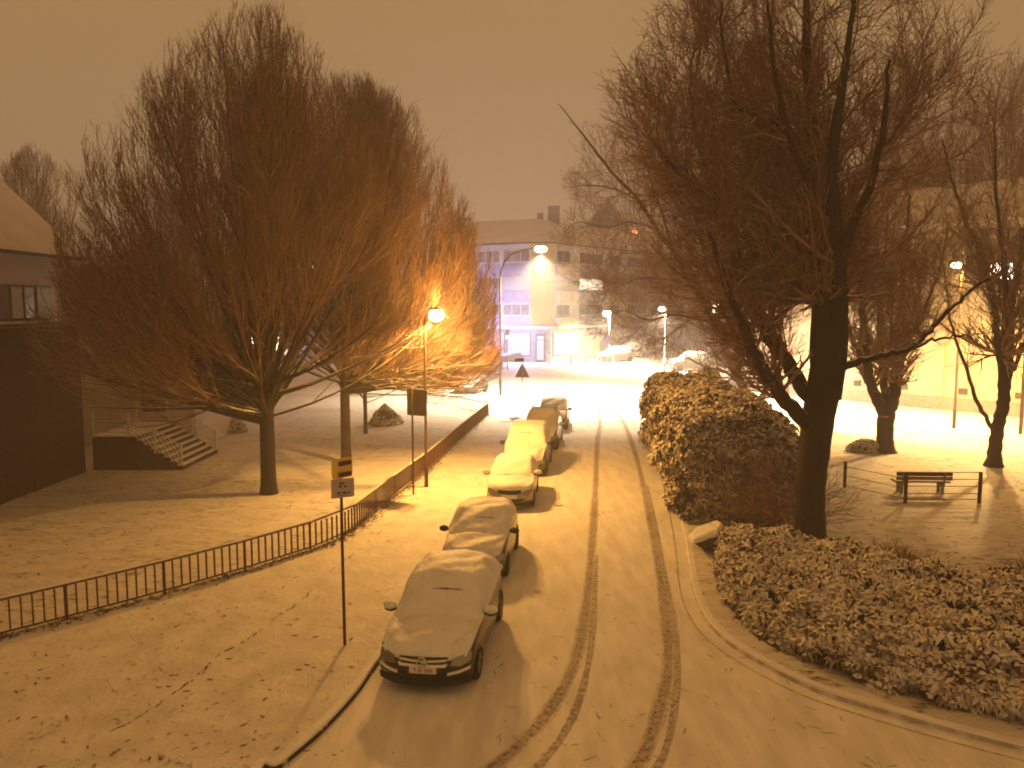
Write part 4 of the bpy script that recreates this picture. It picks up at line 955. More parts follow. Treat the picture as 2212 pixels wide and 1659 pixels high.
# ------------------------------------------------------------------ cars
def car(label, center, rz, L=4.1, W=1.72, Hc=1.5, paint='car_dark', hood=0.86, ws0=0.98, ws1=1.95, rear=0.35, thick=0.055, detail=2, seed=1, group='snow-covered parked cars',
        emblem=False, crack=False, roof_rails=False, plate_txt=None, mirror_snow=True, cat='car', snowside=4.35, lean_snow=0.0, bonnet_gap=True):
    rng = np.random.default_rng(seed); t = thing('parked_car', label, cat, center, rz, group)
    w = W / 2; Ns, half = 60, 8
    # stations from the nose (s = 0) to the tail (s = L)
    s_k = [0, .05, .16, .42, ws0, ws1, ws1 + .45, L - .95, L - rear, L - .10, L]
    zt_k = [.60, .66, hood - .10, hood - .03, hood + .07, Hc - .04, Hc, Hc - .03, Hc - .22 if rear < .5 else Hc - .35, hood + .12, hood + .02]
    zb_k = [.56, .62, hood - .14, hood - .07, hood - .0, hood + .03, hood + .05, hood + .08, hood + .09, hood + .06, hood - .03]
    wb_k = [.74, .84, .90, .93, .95, .955, .96, .95, .93, .88, .80]
    wr_k = [.60, .66, .72, .78, .84, .74, .74, .72, .70, .74, .70]
    wf_k = [.82, .92, .97, .99, 1.0, 1.0, 1.0, .99, .97, .93, .86]
    S = np.linspace(0, 1, Ns) ** 1.0; S = np.concatenate([np.linspace(0, .5, 10)[:-1], np.linspace(.5, L - .4, 42)[:-1], np.linspace(L - .4, L, 9)]); Ns = len(S)
    f = lambda k_: np.interp(S, s_k, k_)
    def sm(a, n_=2):
        for _ in range(n_): b_ = a.copy(); b_[1:-1] = (a[:-2] + 2 * a[1:-1] + a[2:]) / 4; a = b_
        return a
    zt, zb, wb, wr, wf = sm(f(zt_k), 1), sm(f(zb_k)), sm(f(wb_k)), sm(f(wr_k)), sm(f(wf_k))
    zf = np.interp(S, [0, .1, .3, L - .3, L], [.30, .24, .20, .22, .32])
    prof = np.stack([np.stack([wf * .82, zf], 1), np.stack([wf * .97, zf + .05], 1), np.stack([wf, np.minimum(.52 + 0 * S, zb - .05)], 1), np.stack([wf * .99, np.minimum(.72 + 0 * S, zb - .03)], 1),
                     np.stack([wb, zb], 1), np.stack([wr, np.maximum(zt - .07, zb + .02)], 1), np.stack([wr * .72, zt - .012], 1), np.stack([wr * 0, zt + .02], 1)], 1)   # Ns, 8, 2
    full = np.concatenate([prof, prof[:, ::-1][:, 1:] * np.array([-1, 1])], 1)     # Ns, 15, 2 (u 0..14)
    UU = 15
    def surf(s, u):
        s = np.clip(np.asarray(s, float), 0, L); u = np.clip(np.asarray(u, float), 0, 14)
        si = np.interp(s, S, np.arange(Ns)); a = np.minimum(si.astype(int), Ns - 2); fs = si - a
        b_ = np.minimum(u.astype(int), 13); fu = u - b_
        # smooth interpolation across the section
        def cm(pm, p0, p1, p2, t_): return 0.5 * (2 * p0 + (p1 - pm) * t_ + (2 * pm - 5 * p0 + 4 * p1 - p2) * t_ ** 2 + (3 * p0 - pm - 3 * p1 + p2) * t_ ** 3)
        def sec(ai):
            g = lambda d: full[ai, np.clip(b_ + d, 0, 14)]
            lin = g(0) * (1 - fu[..., None]) + g(1) * fu[..., None]
            return 0.45 * lin + 0.55 * cm(g(-1), g(0), g(1), g(2), fu[..., None])
        q = sec(a) * (1 - fs[..., None]) + sec(a + 1) * fs[..., None]
        x = q[..., 0] * w; z = q[..., 1]
        fr = np.clip(1 - s / 1.3, 0, 1); re = np.clip(1 - (L - s) / 1.2, 0, 1)
        y = s + .30 * np.abs(x / w) ** 2.6 * fr ** 1.2 - .16 * np.abs(x / w) ** 2.4 * re
        return np.stack([x, y - L / 2, z], -1)
    def grid(s, u, off=None):
        SS, Ug = np.meshgrid(s, u, indexing='ij'); P = surf(SS, Ug)
        if off is not None:
            e1 = surf(SS + .01, Ug) - surf(SS - .01, Ug); e2 = surf(SS, Ug + .05) - surf(SS, Ug - .05); Nn = unit(np.cross(e2, e1)); Nn = np.where((Nn[..., 2:3] < 0) & (P[..., 2:3] > .6), -Nn, Nn)
            P = P + Nn * off[..., None]
        a, b_ = P.shape[:2]; F = [(i * b_ + j, i * b_ + j + 1, (i + 1) * b_ + j + 1, (i + 1) * b_ + j) for i in range(a - 1) for j in range(b_ - 1)]
        return P.reshape(-1, 3), F, P
    # body shell with closed nose and tail
    su = np.linspace(0, 14, 57); V, F, P = grid(S, su); nb = len(su)
    V = list(map(tuple, V)); F = list(F)
    for row in (0, Ns - 1):
        cols = 9; ids = []
        for j in range(nb // 2 + 1):
            a, b_ = P[row, j], P[row, nb - 1 - j]; line = []
            for c in range(cols):
                f_ = c / (cols - 1); x = a[0] * (1 - f_) + b_[0] * f_; amt = (.30 * abs(x / w) ** 2.6) if row == 0 else -(.16 * abs(x / w) ** 2.4)
                y0 = (0 if row == 0 else L) - L / 2 + amt
                if row == 0: y0 -= .03 * math.sin(PI * min(1, (a[2] - .3) / .3)) if a[2] > .3 else 0
                line.append(len(V)); V.append((x, y0, a[2] * (1 - f_) + b_[2] * f_))
            ids.append(line)
        for j in range(len(ids) - 1):
            for c in range(cols - 1): F.append((ids[j][c], ids[j][c + 1], ids[j + 1][c + 1], ids[j + 1][c]))
    F.append(tuple(range(0, Ns * nb, nb)) + tuple(range((Ns) * nb - 1, 0, -nb)))
    body = raw('body', V, F, M[paint], t, smooth=True)
    # snow: everything above the shoulders
    s_ = np.concatenate([[.03], np.linspace(.07, L - .12, 66), [L - .06]]); u_ = np.linspace(snowside, 14 - snowside, 47)
    SS, Ug = np.meshgrid(s_, u_, indexing='ij')
    edge = np.minimum(np.minimum(np.arange(len(s_)), np.arange(len(s_))[::-1])[:, None] / 2.0, np.minimum(np.arange(len(u_)), np.arange(len(u_))[::-1])[None, :] / 2.0); edge = np.clip(edge, 0, 1)
    ph = seed * 1.7
    nz = 0.25 * np.sin(SS * 4.1 + ph) * np.sin(Ug * 2.3 + ph) + 0.18 * np.sin(SS * 9.3 + Ug * 3 + ph) + .08 * rng.normal(size=SS.shape)
    slope = np.where((SS > ws0) & (SS < ws1), .85, 1.0)
    off = thick * slope * (1 + nz) * edge - .012 * (1 - edge)
    off = off - thick * .75 * np.exp(-((SS - ws0 - .06 - .10 * ((Ug - 7) / 3) ** 2 * -1) / .035) ** 2) * (np.abs(Ug - 7) < 2.2)     # crease at the wipers
    if detail < 2: pass
    V, F, _ = grid(s_, u_, off); raw('snow_cover', V, F, M['snow_soft'], t, smooth=True)
    # snow lying on the side windows, thinner
    def patch(name, s0, s1, u0, u1, m, off=.006, par=t, ns=10, nu=5, smooth=True):
        s2 = np.linspace(s0, s1, ns); u2 = np.linspace(u0, u1, nu); O = np.full((ns, nu), off); O[0] = O[-1] = -.004; O[:, 0] = O[:, -1] = -.004
        V, F, _ = grid(s2, u2, O); return raw(name, V, F, m, par, smooth=smooth)
    for sd in (0, 1):
        a, b_ = (4.10, 4.62) if sd == 0 else (14 - 4.62, 14 - 4.10)
        patch('side_window', ws1 - .55, L - .75, a, b_, M['glass_dark'], .009)
    # nose: curved strips
    def strip(name, pts_lo, pts_hi, m, proud=.012, par=t, n_=13):
        """curved band on the nose between two lines given as (x, z)"""
        Vv = []
        for f_ in np.linspace(0, 1, n_):
            lo = [np.interp(f_, np.linspace(0, 1, len(pts_lo)), [p[c] for p in pts_lo]) for c in (0, 1)]; hi = [np.interp(f_, np.linspace(0, 1, len(pts_hi)), [p[c] for p in pts_hi]) for c in (0, 1)]
            for x, z in (lo, hi):
                y = -L / 2 + .30 * abs(x / w) ** 2.6 - proud - .03 * max(0, math.sin(PI * min(1, max(0, (z - .3) / .3))))
                if z > .60: y += (z - .60) * .55
                Vv.append((x, y, z)); Vv.append((x, y + .05, z))
        Ff = []
        for i in range(n_ - 1):
            a = i * 4; b_ = a + 4
            Ff += [(a, b_, b_ + 2, a + 2), (a + 2, b_ + 2, b_ + 3, a + 3), (a + 1, a, a + 0, a + 1)[:3] if False else (a, a + 1, b_ + 1, b_)]
        return raw(name, Vv, Ff, m, par)
    W9 = w * .98
    if detail >= 1:
        strip('grille', [(-.42 * w, .585), (0, .555), (.42 * w, .585)], [(-.52 * w, .70), (0, .685), (.52 * w, .70)], M['plastic'], .018)
        strip('lower_grille', [(-.55 * w, .33), (0, .31), (.55 * w, .33)], [(-.66 * w, .42), (0, .42), (.66 * w, .42)], M['plastic'], .02)
        strip('bumper_lip', [(-.93 * w, .20), (0, .17), (.93 * w, .20)], [(-.95 * w, .31), (0, .29), (.95 * w, .31)], M['plastic'], .03)
        for sg in (-1, 1):
            h_ = strip('headlight', [(sg * .55 * w, .56), (sg * .75 * w, .53), (sg * .93 * w, .60)], [(sg * .60 * w, .67), (sg * .80 * w, .72), (sg * .93 * w, .74)], M['headlamp'], .016)
        pl = strip('number_plate', [(-.265, .435), (.265, .435)], [(-.265, .55), (.265, .55)], M['plate_white'], .045)
    if detail >= 2:
        strip('chrome_bar', [(-.47 * w, .632), (0, .612), (.47 * w, .632)], [(-.49 * w, .668), (0, .648), (.49 * w, .668)], M['chrome'], .034)
        strip('snow_ledge', [(-.93 * w, .475), (-.72 * w, .425), (-.5 * w, .40)], [(-.93 * w, .515), (-.72 * w, .465), (-.5 * w, .435)], M['snow_soft'], .05)
        strip('snow_ledge', [(.93 * w, .475), (.72 * w, .425), (.5 * w, .40)], [(.93 * w, .515), (.72 * w, .465), (.5 * w, .435)], M['snow_soft'], .05)
        strip('snow_ledge', [(-.46 * w, .545), (0, .553), (.46 * w, .545)], [(-.5 * w, .588), (0, .578), (.5 * w, .588)], M['snow_soft'], .045)
        strip('blue_band', [(-.265, .437), (-.225, .437)], [(-.265, .548), (-.225, .548)], M['plate_blue'], .048, par=pl, n_=3)
        if plate_txt:
            cu = bpy.data.curves.new('plate_text', 'FONT'); cu.body = plate_txt; cu.size = .105; cu.extrude = .001; cu.align_x = 'CENTER'; cu.align_y = 'CENTER'
            cu.materials.append(M['plate_red']); tmp = bpy.data.objects.new('plate_text', cu); COL.objects.link(tmp); me_ = bpy.data.meshes.new_from_object(tmp); bpy.data.objects.remove(tmp); o = bpy.data.objects.new('plate_text', me_); COL.objects.link(o); o.parent = pl
            o.location = (.02, -L / 2 - .082, .492); o.rotation_euler = (PI / 2, 0, 0)
    if emblem:
        e_ = MB(); cz, cy = .640, -L / 2 - .075; ring = [(math.cos(a) * .085, cy, cz + math.sin(a) * .085) for a in np.linspace(0, 2 * PI, 25)]
        e_.tube(ring, .013, 6, cap=False)
        e_.box((-.05, cy, cz + .012), (.13, .012, .016)); e_.box((.05, cy, cz - .012), (.13, .012, .016)); e_.bar((-.015, cy, cz + .012), (.015, cy, cz - .012), .016)
        e_.build('emblem', M['chrome'], t)
    # mirrors
    for sg in (-1, 1):
        yb = -L / 2 + ws0 + .42; zb_ = hood + .13
        mi = MB().sph((sg * (w + .10), yb, zb_), 1, 12, 8, sq=(.13, .07, .085)); mi.bar((sg * (w - .08), yb + .02, zb_ - .05), (sg * (w + .06), yb + .02, zb_ - .03), .04)
        o = mi.build('mirror', M['plastic'], t, True)
        if mirror_snow: MB().sph((sg * (w + .10), yb - .02, zb_ + .05), 1, 10, 6, sq=(.145, .095, .085)).build('snow_cap', M['snow_soft'], o, True)
    # wipers lying in the crease
    if detail >= 1:
        for xa, xb in ((-.55 * w, -.02), (.06, .62 * w)):
            pts = []
            for f_ in np.linspace(0, 1, 7):
                x = xa + (xb - xa) * f_; u = 7 - (x / w) / .84 * 2.4; q = surf(ws0 + .09, u); pts.append((x, q[1] + .01 - .03 * (1 - abs(x / w)), q[2] + thick * .5 + rng.normal(0, .003)))
            MB().tube(pts, [.004, .010, .013, .012, .011, .009, .004], 5).build('wiper', M['plastic'], t)
    if crack:
        pts = [];
        for f_ in np.linspace(0, 1, 9):
            s0 = ws0 + (ws1 - ws0) * .62; q = surf(s0, 6.2 + 1.7 * f_); pts.append((q[0], q[1] + .02 * math.sin(f_ * 9) - .02, q[2] + thick * .88 + rng.normal(0, .004) - .012 * f_))
        MB().tube(pts, [.003, .010, .006, .014, .008, .006, .012, .014, .003], 5).build('snow_crack', M['plastic'], t)  # dark jagged tube drawn as a crack in the windscreen snow
    if roof_rails:
        for sg in (-1, 1): MB().tube([(sg * w * .66, -L / 2 + ws1 + .1, Hc + .02), (sg * w * .68, -L / 2 + ws1 + .3, Hc + .09), (sg * w * .68, L / 2 - 1.1, Hc + .08), (sg * w * .66, L / 2 - .9, Hc + .0)], .02, 6).build('roof_rail', M['plastic'], t)
        for yy in (ws1 + .55, ws1 + 1.35): MB().box((0, -L / 2 + yy, Hc + .12), (W * .78, .06, .035)).build('cross_bar', M['plastic'], t)
    # wheels and arches
    wr_ = .315
    for sg in (-1, 1):
        for yy in (.78, L - .78):
            ym = yy - L / 2
            q = thing_child = bpy.data.objects.new('wheel', None); COL.objects.link(q); q.parent = t; q.location = (sg * (w - .10), ym, wr_)
            a = MB(); n_ = 24; prof_ = [(.20, -.10), (.28, -.105), (wr_, -.07), (wr_, .07), (.28, .105), (.20, .10)]
            V = [(x_ * sg, r_ * math.cos(2 * PI * k / n_), r_ * math.sin(2 * PI * k / n_)) for r_, x_ in prof_ for k in range(n_)]
            F = [(i * n_ + k, i * n_ + (k + 1) % n_, (i + 1) * n_ + (k + 1) % n_, (i + 1) * n_ + k) for i in range(5) for k in range(n_)]
            raw('tyre', V, F, M['rubber'], q)
            r = MB(); r.tube([(sg * .075, .205 * math.cos(x_), .205 * math.sin(x_)) for x_ in np.linspace(0, 2 * PI, 25)], .018, 6, cap=False)
            r.tube([(sg * .05, 0, 0), (sg * .095, 0, 0)], .05, 10)
            for k in range(5):
                x_ = k * 2 * PI / 5 + .3; r.bar((sg * .085, .03 * math.cos(x_), .03 * math.sin(x_)), (sg * .08, .20 * math.cos(x_), .20 * math.sin(x_)), .045, .03)
            r.tube([(sg * .02, 0, 0), (sg * .03, 0, 0)], .20, 20)
            raw('rim', r.v, r.f, M['galv'] if detail >= 2 else M['steel'], q)
            ar = MB(); arc = np.linspace(-.15, PI + .15, 15)
            V = [(sg * (w + .004 - .02), ym + rr_ * math.cos(x_), max(wr_ + rr_ * math.sin(x_), .18)) for rr_ in (.0, .375) for x_ in arc]
            V += [(sg * (w - .005), p[1], p[2]) for p in V[15:]]; F = [(k, k + 1, 16 + k, 15 + k) for k in range(14)] + [(15 + k, 16 + k, 31 + k, 30 + k) for k in range(14)]
            raw('wheel_arch', V, F, M['plastic'], t)
    return t
HD = math.radians(-7.5)
def park(px, py, L, rz, extra=0.0):
    """centre of a car whose nose stands over this point of the photo"""
    p = G(px, py); d = Vector((-math.sin(rz), math.cos(rz), 0)); c = p + d * (L / 2 + extra); return (c.x, c.y, 0.0)
r1 = math.radians(-7.5)
car('dark estate car nearest the viewer, thick snow, round badge and number plate showing', park(913, 1502, 4.3, r1), r1, L=4.3, W=1.80, Hc=1.52, paint='car_dark', emblem=True, crack=True, plate_txt='T A 104', seed=1, hood=.88, ws0=1.05, ws1=2.05, thick=.085, snowside=4.0)
r2 = math.radians(-6.5)
car('small hatchback second from the viewer, lumpy snow on its bonnet, dark mirrors', park(1018, 1262, 3.8, r2), r2, L=3.8, W=1.68, Hc=1.45, paint='car_grey', hood=.90, ws0=.88, ws1=1.75, seed=2, thick=.09, detail=1, crack=True, mirror_snow=False, snowside=4.2)
r3 = math.radians(-5)
car('small pale car third in the row, its roof snow glaring under the lamp', park(1100, 1104, 3.7, r3), r3, L=3.7, W=1.62, Hc=1.46, paint='car_silver', hood=.92, ws0=.80, ws1=1.62, seed=3, thick=.05, detail=1, snowside=3.6)
r4 = math.radians(-6.5)
car('tall people carrier fourth in the row, snow creased across its windscreen', park(1131, 1032, 4.2, r4), r4, L=4.2, W=1.80, Hc=1.84, paint='car_grey', hood=1.08, ws0=.82, ws1=1.75, seed=4, thick=.07, detail=1, crack=True, mirror_snow=False, snowside=4.0)
car('estate car fifth in the row with roof bars standing out of the snow', park(1164, 975, 4.3, HD), HD, L=4.3, W=1.76, Hc=1.70, paint='car_dark', hood=.98, seed=5, thick=.06, detail=1, roof_rails=True)
r6 = math.radians(-6)
car('rounded car last in the row, farthest from the viewer', park(1192, 931, 4.1, r6), r6, L=4.1, W=1.72, Hc=1.56, paint='car_grey', hood=.93, seed=6, thick=.06, detail=1, mirror_snow=False)
# far cars
def far_car(label, px, py, rz, **k): return car(label, tuple(G(px, py)), rz, detail=1, **k)
GF = 'snowy cars parked across the crossing'
far_car('dark car at the left of the crossing, half hidden by glowing twigs', 1018, 850, math.radians(-22), L=3.6, paint='car_dark', seed=7, group=GF)
far_car('white-covered low car left of the other two beside the small lamp', 1330, 781, math.radians(-62), L=4.6, Hc=1.75, hood=1.05, W=1.9, paint='car_white', seed=8, group=GF, thick=.12, snowside=3.4)
far_car('snow-covered car in the middle of the three by the grey wall', 1362, 772, math.radians(-62), L=4.6, Hc=2.0, hood=1.2, W=1.9, paint='car_white', seed=9, group=GF, thick=.12, snowside=3.4)
far_car('snow-covered car rightmost of the three, higher than its neighbours', 1398, 764, math.radians(-60), L=4.8, Hc=2.4, hood=1.4, W=2.0, paint='car_white', seed=10, group=GF, thick=.14, snowside=3.4)
far_car('snowy car right of the pale lamp pole, just above the hedge', 1490, 800, math.radians(-80), L=4.4, Hc=1.9, hood=1.1, paint='car_white', seed=11, group=GF, thick=.12, snowside=3.4)
far_car('snowy dark car beside the shop corner behind the tall lamp', 1112, 781, math.radians(-75), L=4.2, paint='car_grey', seed=12, group=GF, thick=.10)
# driving car beyond the hedge: tail lights on
bc = G(1510, 838); rc = thing('moving_car', 'dark car with glowing red tail lights passing behind the hedge', 'car', tuple(bc), math.radians(-28))
sh = MB(); prof_ = [(-2.1, .30), (-2.15, .75), (-2.0, 1.0), (-1.55, 1.08), (-1.0, 1.5), (.6, 1.52), (1.35, 1.05), (2.0, .9), (2.15, .55), (2.1, .28)]
Vv = [(sx * (.86 if z < 1.1 else .68), y, z) for sx in (-1, 1) for y, z in prof_]; n_ = len(prof_)
sh.add(Vv, [tuple(range(n_)), tuple(range(n_, 2 * n_))[::-1]] + [(i, n_ + i, n_ + (i + 1) % n_, (i + 1) % n_) for i in range(n_)]); sh.build('body', M['car_grey'], rc, bevel=.06)
for sx in (-1, 1): MB().box((sx * .66, -2.17, .86), (.34, .06, .22)).build('tail_light', M['red_hot'], rc, bevel=.02)
MB().box((0, -1.35, 1.46), (.45, .06, .06)).build('brake_light', M['red_light'], rc); MB().box((0, -2.16, .62), (.5, .04, .12)).build('number_plate', M['plate_white'], rc)
MB().box((0, -1.28, 1.28), (1.15, .30, .32), mtx=Matrix.Rotation(.75, 3, 'X')).build('rear_window', M['glass_dark'], rc)
for sx in (-1, 1):
    for yy in (-1.3, 1.3): MB().tube([(sx * .66, yy, .31), (sx * .88, yy, .31)], .31, 16).build('wheel', M['rubber'], rc)
lamp('tail_glow', (0, -2.5, .9), 120, (1.0, .12, .03), .1, rc)

# ------------------------------------------------------------------ corner house across the crossing
A, B = Vector((2.5, 97.0, 0)), Vector((4.75, 97.0, 0)); dR = Vector((.612, .79, 0)).normalized(); dL = Vector((-.877, .48, 0)).normalized()
LR, LL, HE = 44.0, 30.0, 14.46
Cc, Dd = B + dR * LR, A + dL * LL
nR = Vector((.79, -.612, 0)).normalized(); nL = Vector((-.48, -.877, 0)).normalized()   # outward
house = thing('corner_house', 'four-storey corner house with a yellow rounded corner over a lilac-lit shop', 'house', tuple(A))
O = Vector(A)
inner = [Cc - nR * 11, Vector((2.3, 110.5, 0)), Dd - nL * 11]
def P2(v): return (v.x - O.x, v.y - O.y)
MB().prism([P2(A), P2(B), P2(Cc), P2(inner[0]), P2(inner[1]), P2(inner[2]), P2(Dd)], 4.05, HE).build('wall', M['plaster_pale'], house)
sR, sL = nR * -.10, nL * -.10
MB().prism([P2(A + sL), P2(B + sR), P2(Cc + sR), P2(inner[0]), P2(inner[1]), P2(inner[2]), P2(Dd + sL)], 0, 4.04).build('ground_floor', M['panel_grey'], house)
R0 = Vector((2.9, 103.6, 18.0)); RC = Cc - nR * 5.5; RD = Dd - nL * 5.5
e0 = .45
def rv(v, z): return (v.x - O.x, v.y - O.y, z)
Ae, Be = A + (nL * e0), B + (nR * e0); Ce, De = Cc + nR * e0, Dd + nL * e0; A1 = Vector((2.3, 96.6, 0)); B1 = Vector((5.0, 96.6, 0))
ov = [rv(A1, HE + .05), rv(B1, HE + .05), rv(Ce, HE + .05), rv(RC, 18.0), rv(R0, 18.0), rv(RD, 18.0), rv(De, HE + .05), rv(inner[0], HE), rv(inner[1], HE), rv(inner[2], HE)]
roof = raw('roof', ov, [(1, 2, 3, 4), (0, 4, 5, 6), (0, 1, 4), (3, 7, 8, 4), (4, 8, 9, 5), (2, 7, 3), (6, 5, 9)], M['roof_snow'], house)
ea = MB(); ea.bar(rv(A1, HE - .06), rv(De, HE - .06), .24, .18); ea.bar(rv(B1, HE - .06), rv(Ce, HE - .06), .24, .18); ea.bar(rv(A1, HE - .06), rv(B1, HE - .06), .24, .18); ea.build('eaves', M['frame_dark'], house)
MB().box((R0.x - O.x + 2.6, R0.y - O.y + 3.0, 18.7), (1.5, 1.2, 2.4)).build('chimney', M['brick_mid'], house); MB().box((R0.x - O.x + .8, R0.y - O.y + 2.0, 18.2), (.8, .8, 1.4)).build('chimney', M['brick_mid'], house)
MB().box((R0.x - O.x - 9.2, R0.y - O.y + 3.4, 18.25), (1.8, .5, .35)).build('roof_vent', M['roof_dark'], house)
# yellow corner
MB().prism([(-.02, -.03), (2.27, -.03), (2.45, .22), (2.1, .5), (.2, .5), (-.25, .12)], 4.42, HE - .16).build('corner_panel', M['plaster_yellow'], house)
cn = MB(); cn.bar(rv(A + nL * .12, 4.24), rv(Dd + nL * .12, 4.24), .55, .34); cn.bar(rv(B + nR * .12, 4.24), rv(Cc + nR * .12, 4.24), .55, .34); cn.box((1.12, -.14, 4.24), (2.6, .5, .36)); cn.build('cornice', M['frame'], house)
def fbox(org, d, nn, t0, t1, z0, z1, dep, name, m, par=house, back=.05):
    c = org + d * ((t0 + t1) / 2) + nn * ((dep - back) / 2); R = Matrix((d, -nn, Vector((0, 0, 1)))).transposed()
    return MB().box((c.x - O.x, c.y - O.y, (z0 + z1) / 2), (t1 - t0, dep + back, z1 - z0), mtx=R).build(name, m, par)
def window(org, d, nn, t0, t1, z0, z1, nm=3, glass='glass_grey', frame='frame'):
    fr = fbox(org, d, nn, t0, t1, z0, z1, .05, 'window', M[frame]); w_ = (t1 - t0)
    for i in range(nm):
        a = t0 + .10 + i * (w_ - .1) / nm; b_ = t0 + (i + 1) * (w_ - .1) / nm
        fbox(org, d, nn, a, b_, z0 + .10, z1 - .10, .075, 'pane', M[glass], fr, back=-.03)
    return fr
floors = [(12.15, 13.65, 10.45, 12.05), (8.85, 10.35, 7.2, 8.75), (5.65, 7.1, 4.45, 5.55)]
for fi, (w0, w1, p0, p1) in enumerate(floors):
    # left face: windows over lilac panels
    for bi, (t0, t1) in enumerate(((.35, 4.1), (4.5, 7.6), (8.0, 12.4), (12.8, 17), (17.4, 22), (22.4, 27))):
        if fi == 1 and bi == 0: fbox(A, dL, nL, t0, t1, w0 - .05, w1 + .05, .06, 'blind', M['blind'])
        else: window(A, dL, nL, t0, t1, w0, w1, 3, 'glass_grey')
        fbox(A, dL, nL, t0, t1, p0, p1, .08, 'panel', M['panel_lilac'])
    # right face: balcony bay, then window bays
    for bi in range(7):
        t0 = .6 + bi * 6.1
        if bi % 2 == 0:
            if fi == 1 : fbox(B, dR, nR, t0 + .1, t0 + 3.6, w0 - .1, w1 + .1, .05, 'blind', M['blind'])
            else: window(B, dR, nR, t0 + .5, t0 + 3.4, w0, w1, 2, 'glass_dark')
            fbox(B, dR, nR, t0, t0 + 4.6, p0, p1 - .25, .75, 'balcony', M['panel_cream']); fbox(B, dR, nR, t0, t0 + 4.62, p1 - .24, p1 - .12, .80, 'balcony_rail', M['frame'])
            fbox(B, dR, nR, t0, t0 + 4.6, p0 - .22, p0 - .02, .78, 'balcony_slab', M['frame'])
        else:
            lit = (fi == 1 and bi == 1)
            window(B, dR, nR, t0 - .6, t0 + 5.1, w0, w1, 4, 'lit_curtain' if lit else 'glass_dark')
            fbox(B, dR, nR, t0 - .6, t0 + 5.1, p0, p1, .08, 'panel', M['panel_grey'])
# shop front
def gfbox(org, d, nn, t0, t1, z0, z1, dep, name, m, par=house): return fbox(org, d, nn, t0, t1, z0, z1, dep, name, m, par, back=.15)
for (a, b_) in ((.3, 3.6), (3.9, 7.4), (7.8, 11.8)):
    sw = gfbox(A, dL, nL, a, b_, .75, 3.62, .0, 'shop_window', M['frame_dark']); fbox(A, dL, nL, a + .08, b_ - .08, .85, 3.55, .03, 'lit_pane', M['lit_shop'], sw)
sw = gfbox(B, dR, nR, .5, 6.0, .75, 3.62, .0, 'shop_window', M['frame_dark']); fbox(B, dR, nR, .58, 5.9, .85, 3.55, .03, 'lit_pane', M['lit_shop'], sw)
dr = MB().box((.95, .0, 1.75), (1.15, .2, 3.3)).build('shop_door', M['frame_dark'], house); MB().box((.95, -.12, 1.5), (.85, .04, 2.4)).build('pane', M['lit_shop'], dr); MB().box((.95, -.12, 3.0), (.85, .04, .45)).build('pane', M['lit_shop'], dr)
fbox(B, dR, nR, 8.6, 11.4, .1, 3.0, -.04, 'garage_door', M['panel_cream'], back=.2); fbox(B, dR, nR, 15, 17, .1, 3.0, -.04, 'garage_door', M['panel_cream'], back=.2)
lamp('shop_glow', (-1.6, -3.0, 3.6), 1500, (.32, .38, 1.0), .6, house)
lamp('shop_glow', (-6.6, -1.6, 4.6), 3200, (.32, .36, 1.0), .6, house)

# darker houses behind and beside it
def block(name, label, x0, x1, y0, dep, h, rh, wallm, roofm, rows=(), cols=0, lit=(), group=None, gable=False, rz=0.0):
    t = thing(name, label, 'house', ((x0 + x1) / 2, y0, 0), rz, group); w_ = x1 - x0
    MB().box((0, dep / 2, h / 2), (w_, dep, h)).build('wall', M[wallm], t)
    if gable:
        V = [(-w_ / 2 - .3, -.3, h), (w_ / 2 + .3, -.3, h), (0, -.3, h + rh), (-w_ / 2 - .3, dep + .3, h), (w_ / 2 + .3, dep + .3, h), (0, dep + .3, h + rh)]
        F = [(0, 1, 2), (3, 5, 4), (0, 2, 5, 3), (1, 4, 5, 2), (0, 3, 4, 1)]
    else:
        V = [(-w_ / 2 - .4, -.4, h), (w_ / 2 + .4, -.4, h), (w_ / 2 + .4, dep + .4, h), (-w_ / 2 - .4, dep + .4, h), (-w_ / 2 + 2, dep / 2, h + rh), (w_ / 2 - 2, dep / 2, h + rh)]
        F = [(0, 1, 5, 4), (1, 2, 5), (2, 3, 4, 5), (3, 0, 4), (0, 3, 2, 1)]
    raw('roof', V, F, M[roofm], t)
    for ri, z in enumerate(rows):
        for ci in range(cols):
            x = -w_ / 2 + (ci + .5) * w_ / cols; on = (ri, ci) in lit
            fr = MB().box((x, -.02, z), (1.5, .1, 1.6)).build('window', M['frame'], t); MB().box((x, -.08, z), (1.3, .04, 1.4)).build('pane', M['lit_warm'] if on else M['glass_dark'], fr)
    return t
block('gabled_house', 'dark tall gabled house rising behind the corner house roof', 10.6, 18.0, 121, 12, 17.5, 5.4, 'brick_mid', 'roof_dark', (12.5, 15.5), 2, gable=True)
block('brick_house', 'reddish brick house beyond the parked cars, behind the pale lamp pole', 33, 62, 138, 12, 13.5, 4.5, 'brick_mid', 'roof_snow', (3.2, 6.4, 9.6), 7, lit={(1, 0)})
block('row_house', 'long dim house row behind the left crown with two lit upper windows', -46, -22, 118, 12, 15.5, 3.0, 'plaster', 'roof_snow', (2.6, 5.8, 9.0, 12.4), 9, lit={(3, 5), (3, 6), (0, 1), (0, 2), (0, 4)})
block('row_house', 'dim house between the left crown and the corner house', -21, -14.5, 124, 12, 12.5, 3.0, 'plaster_pale', 'roof_snow', (2.6, 5.8, 9.0), 2, lit={(0, 0)})
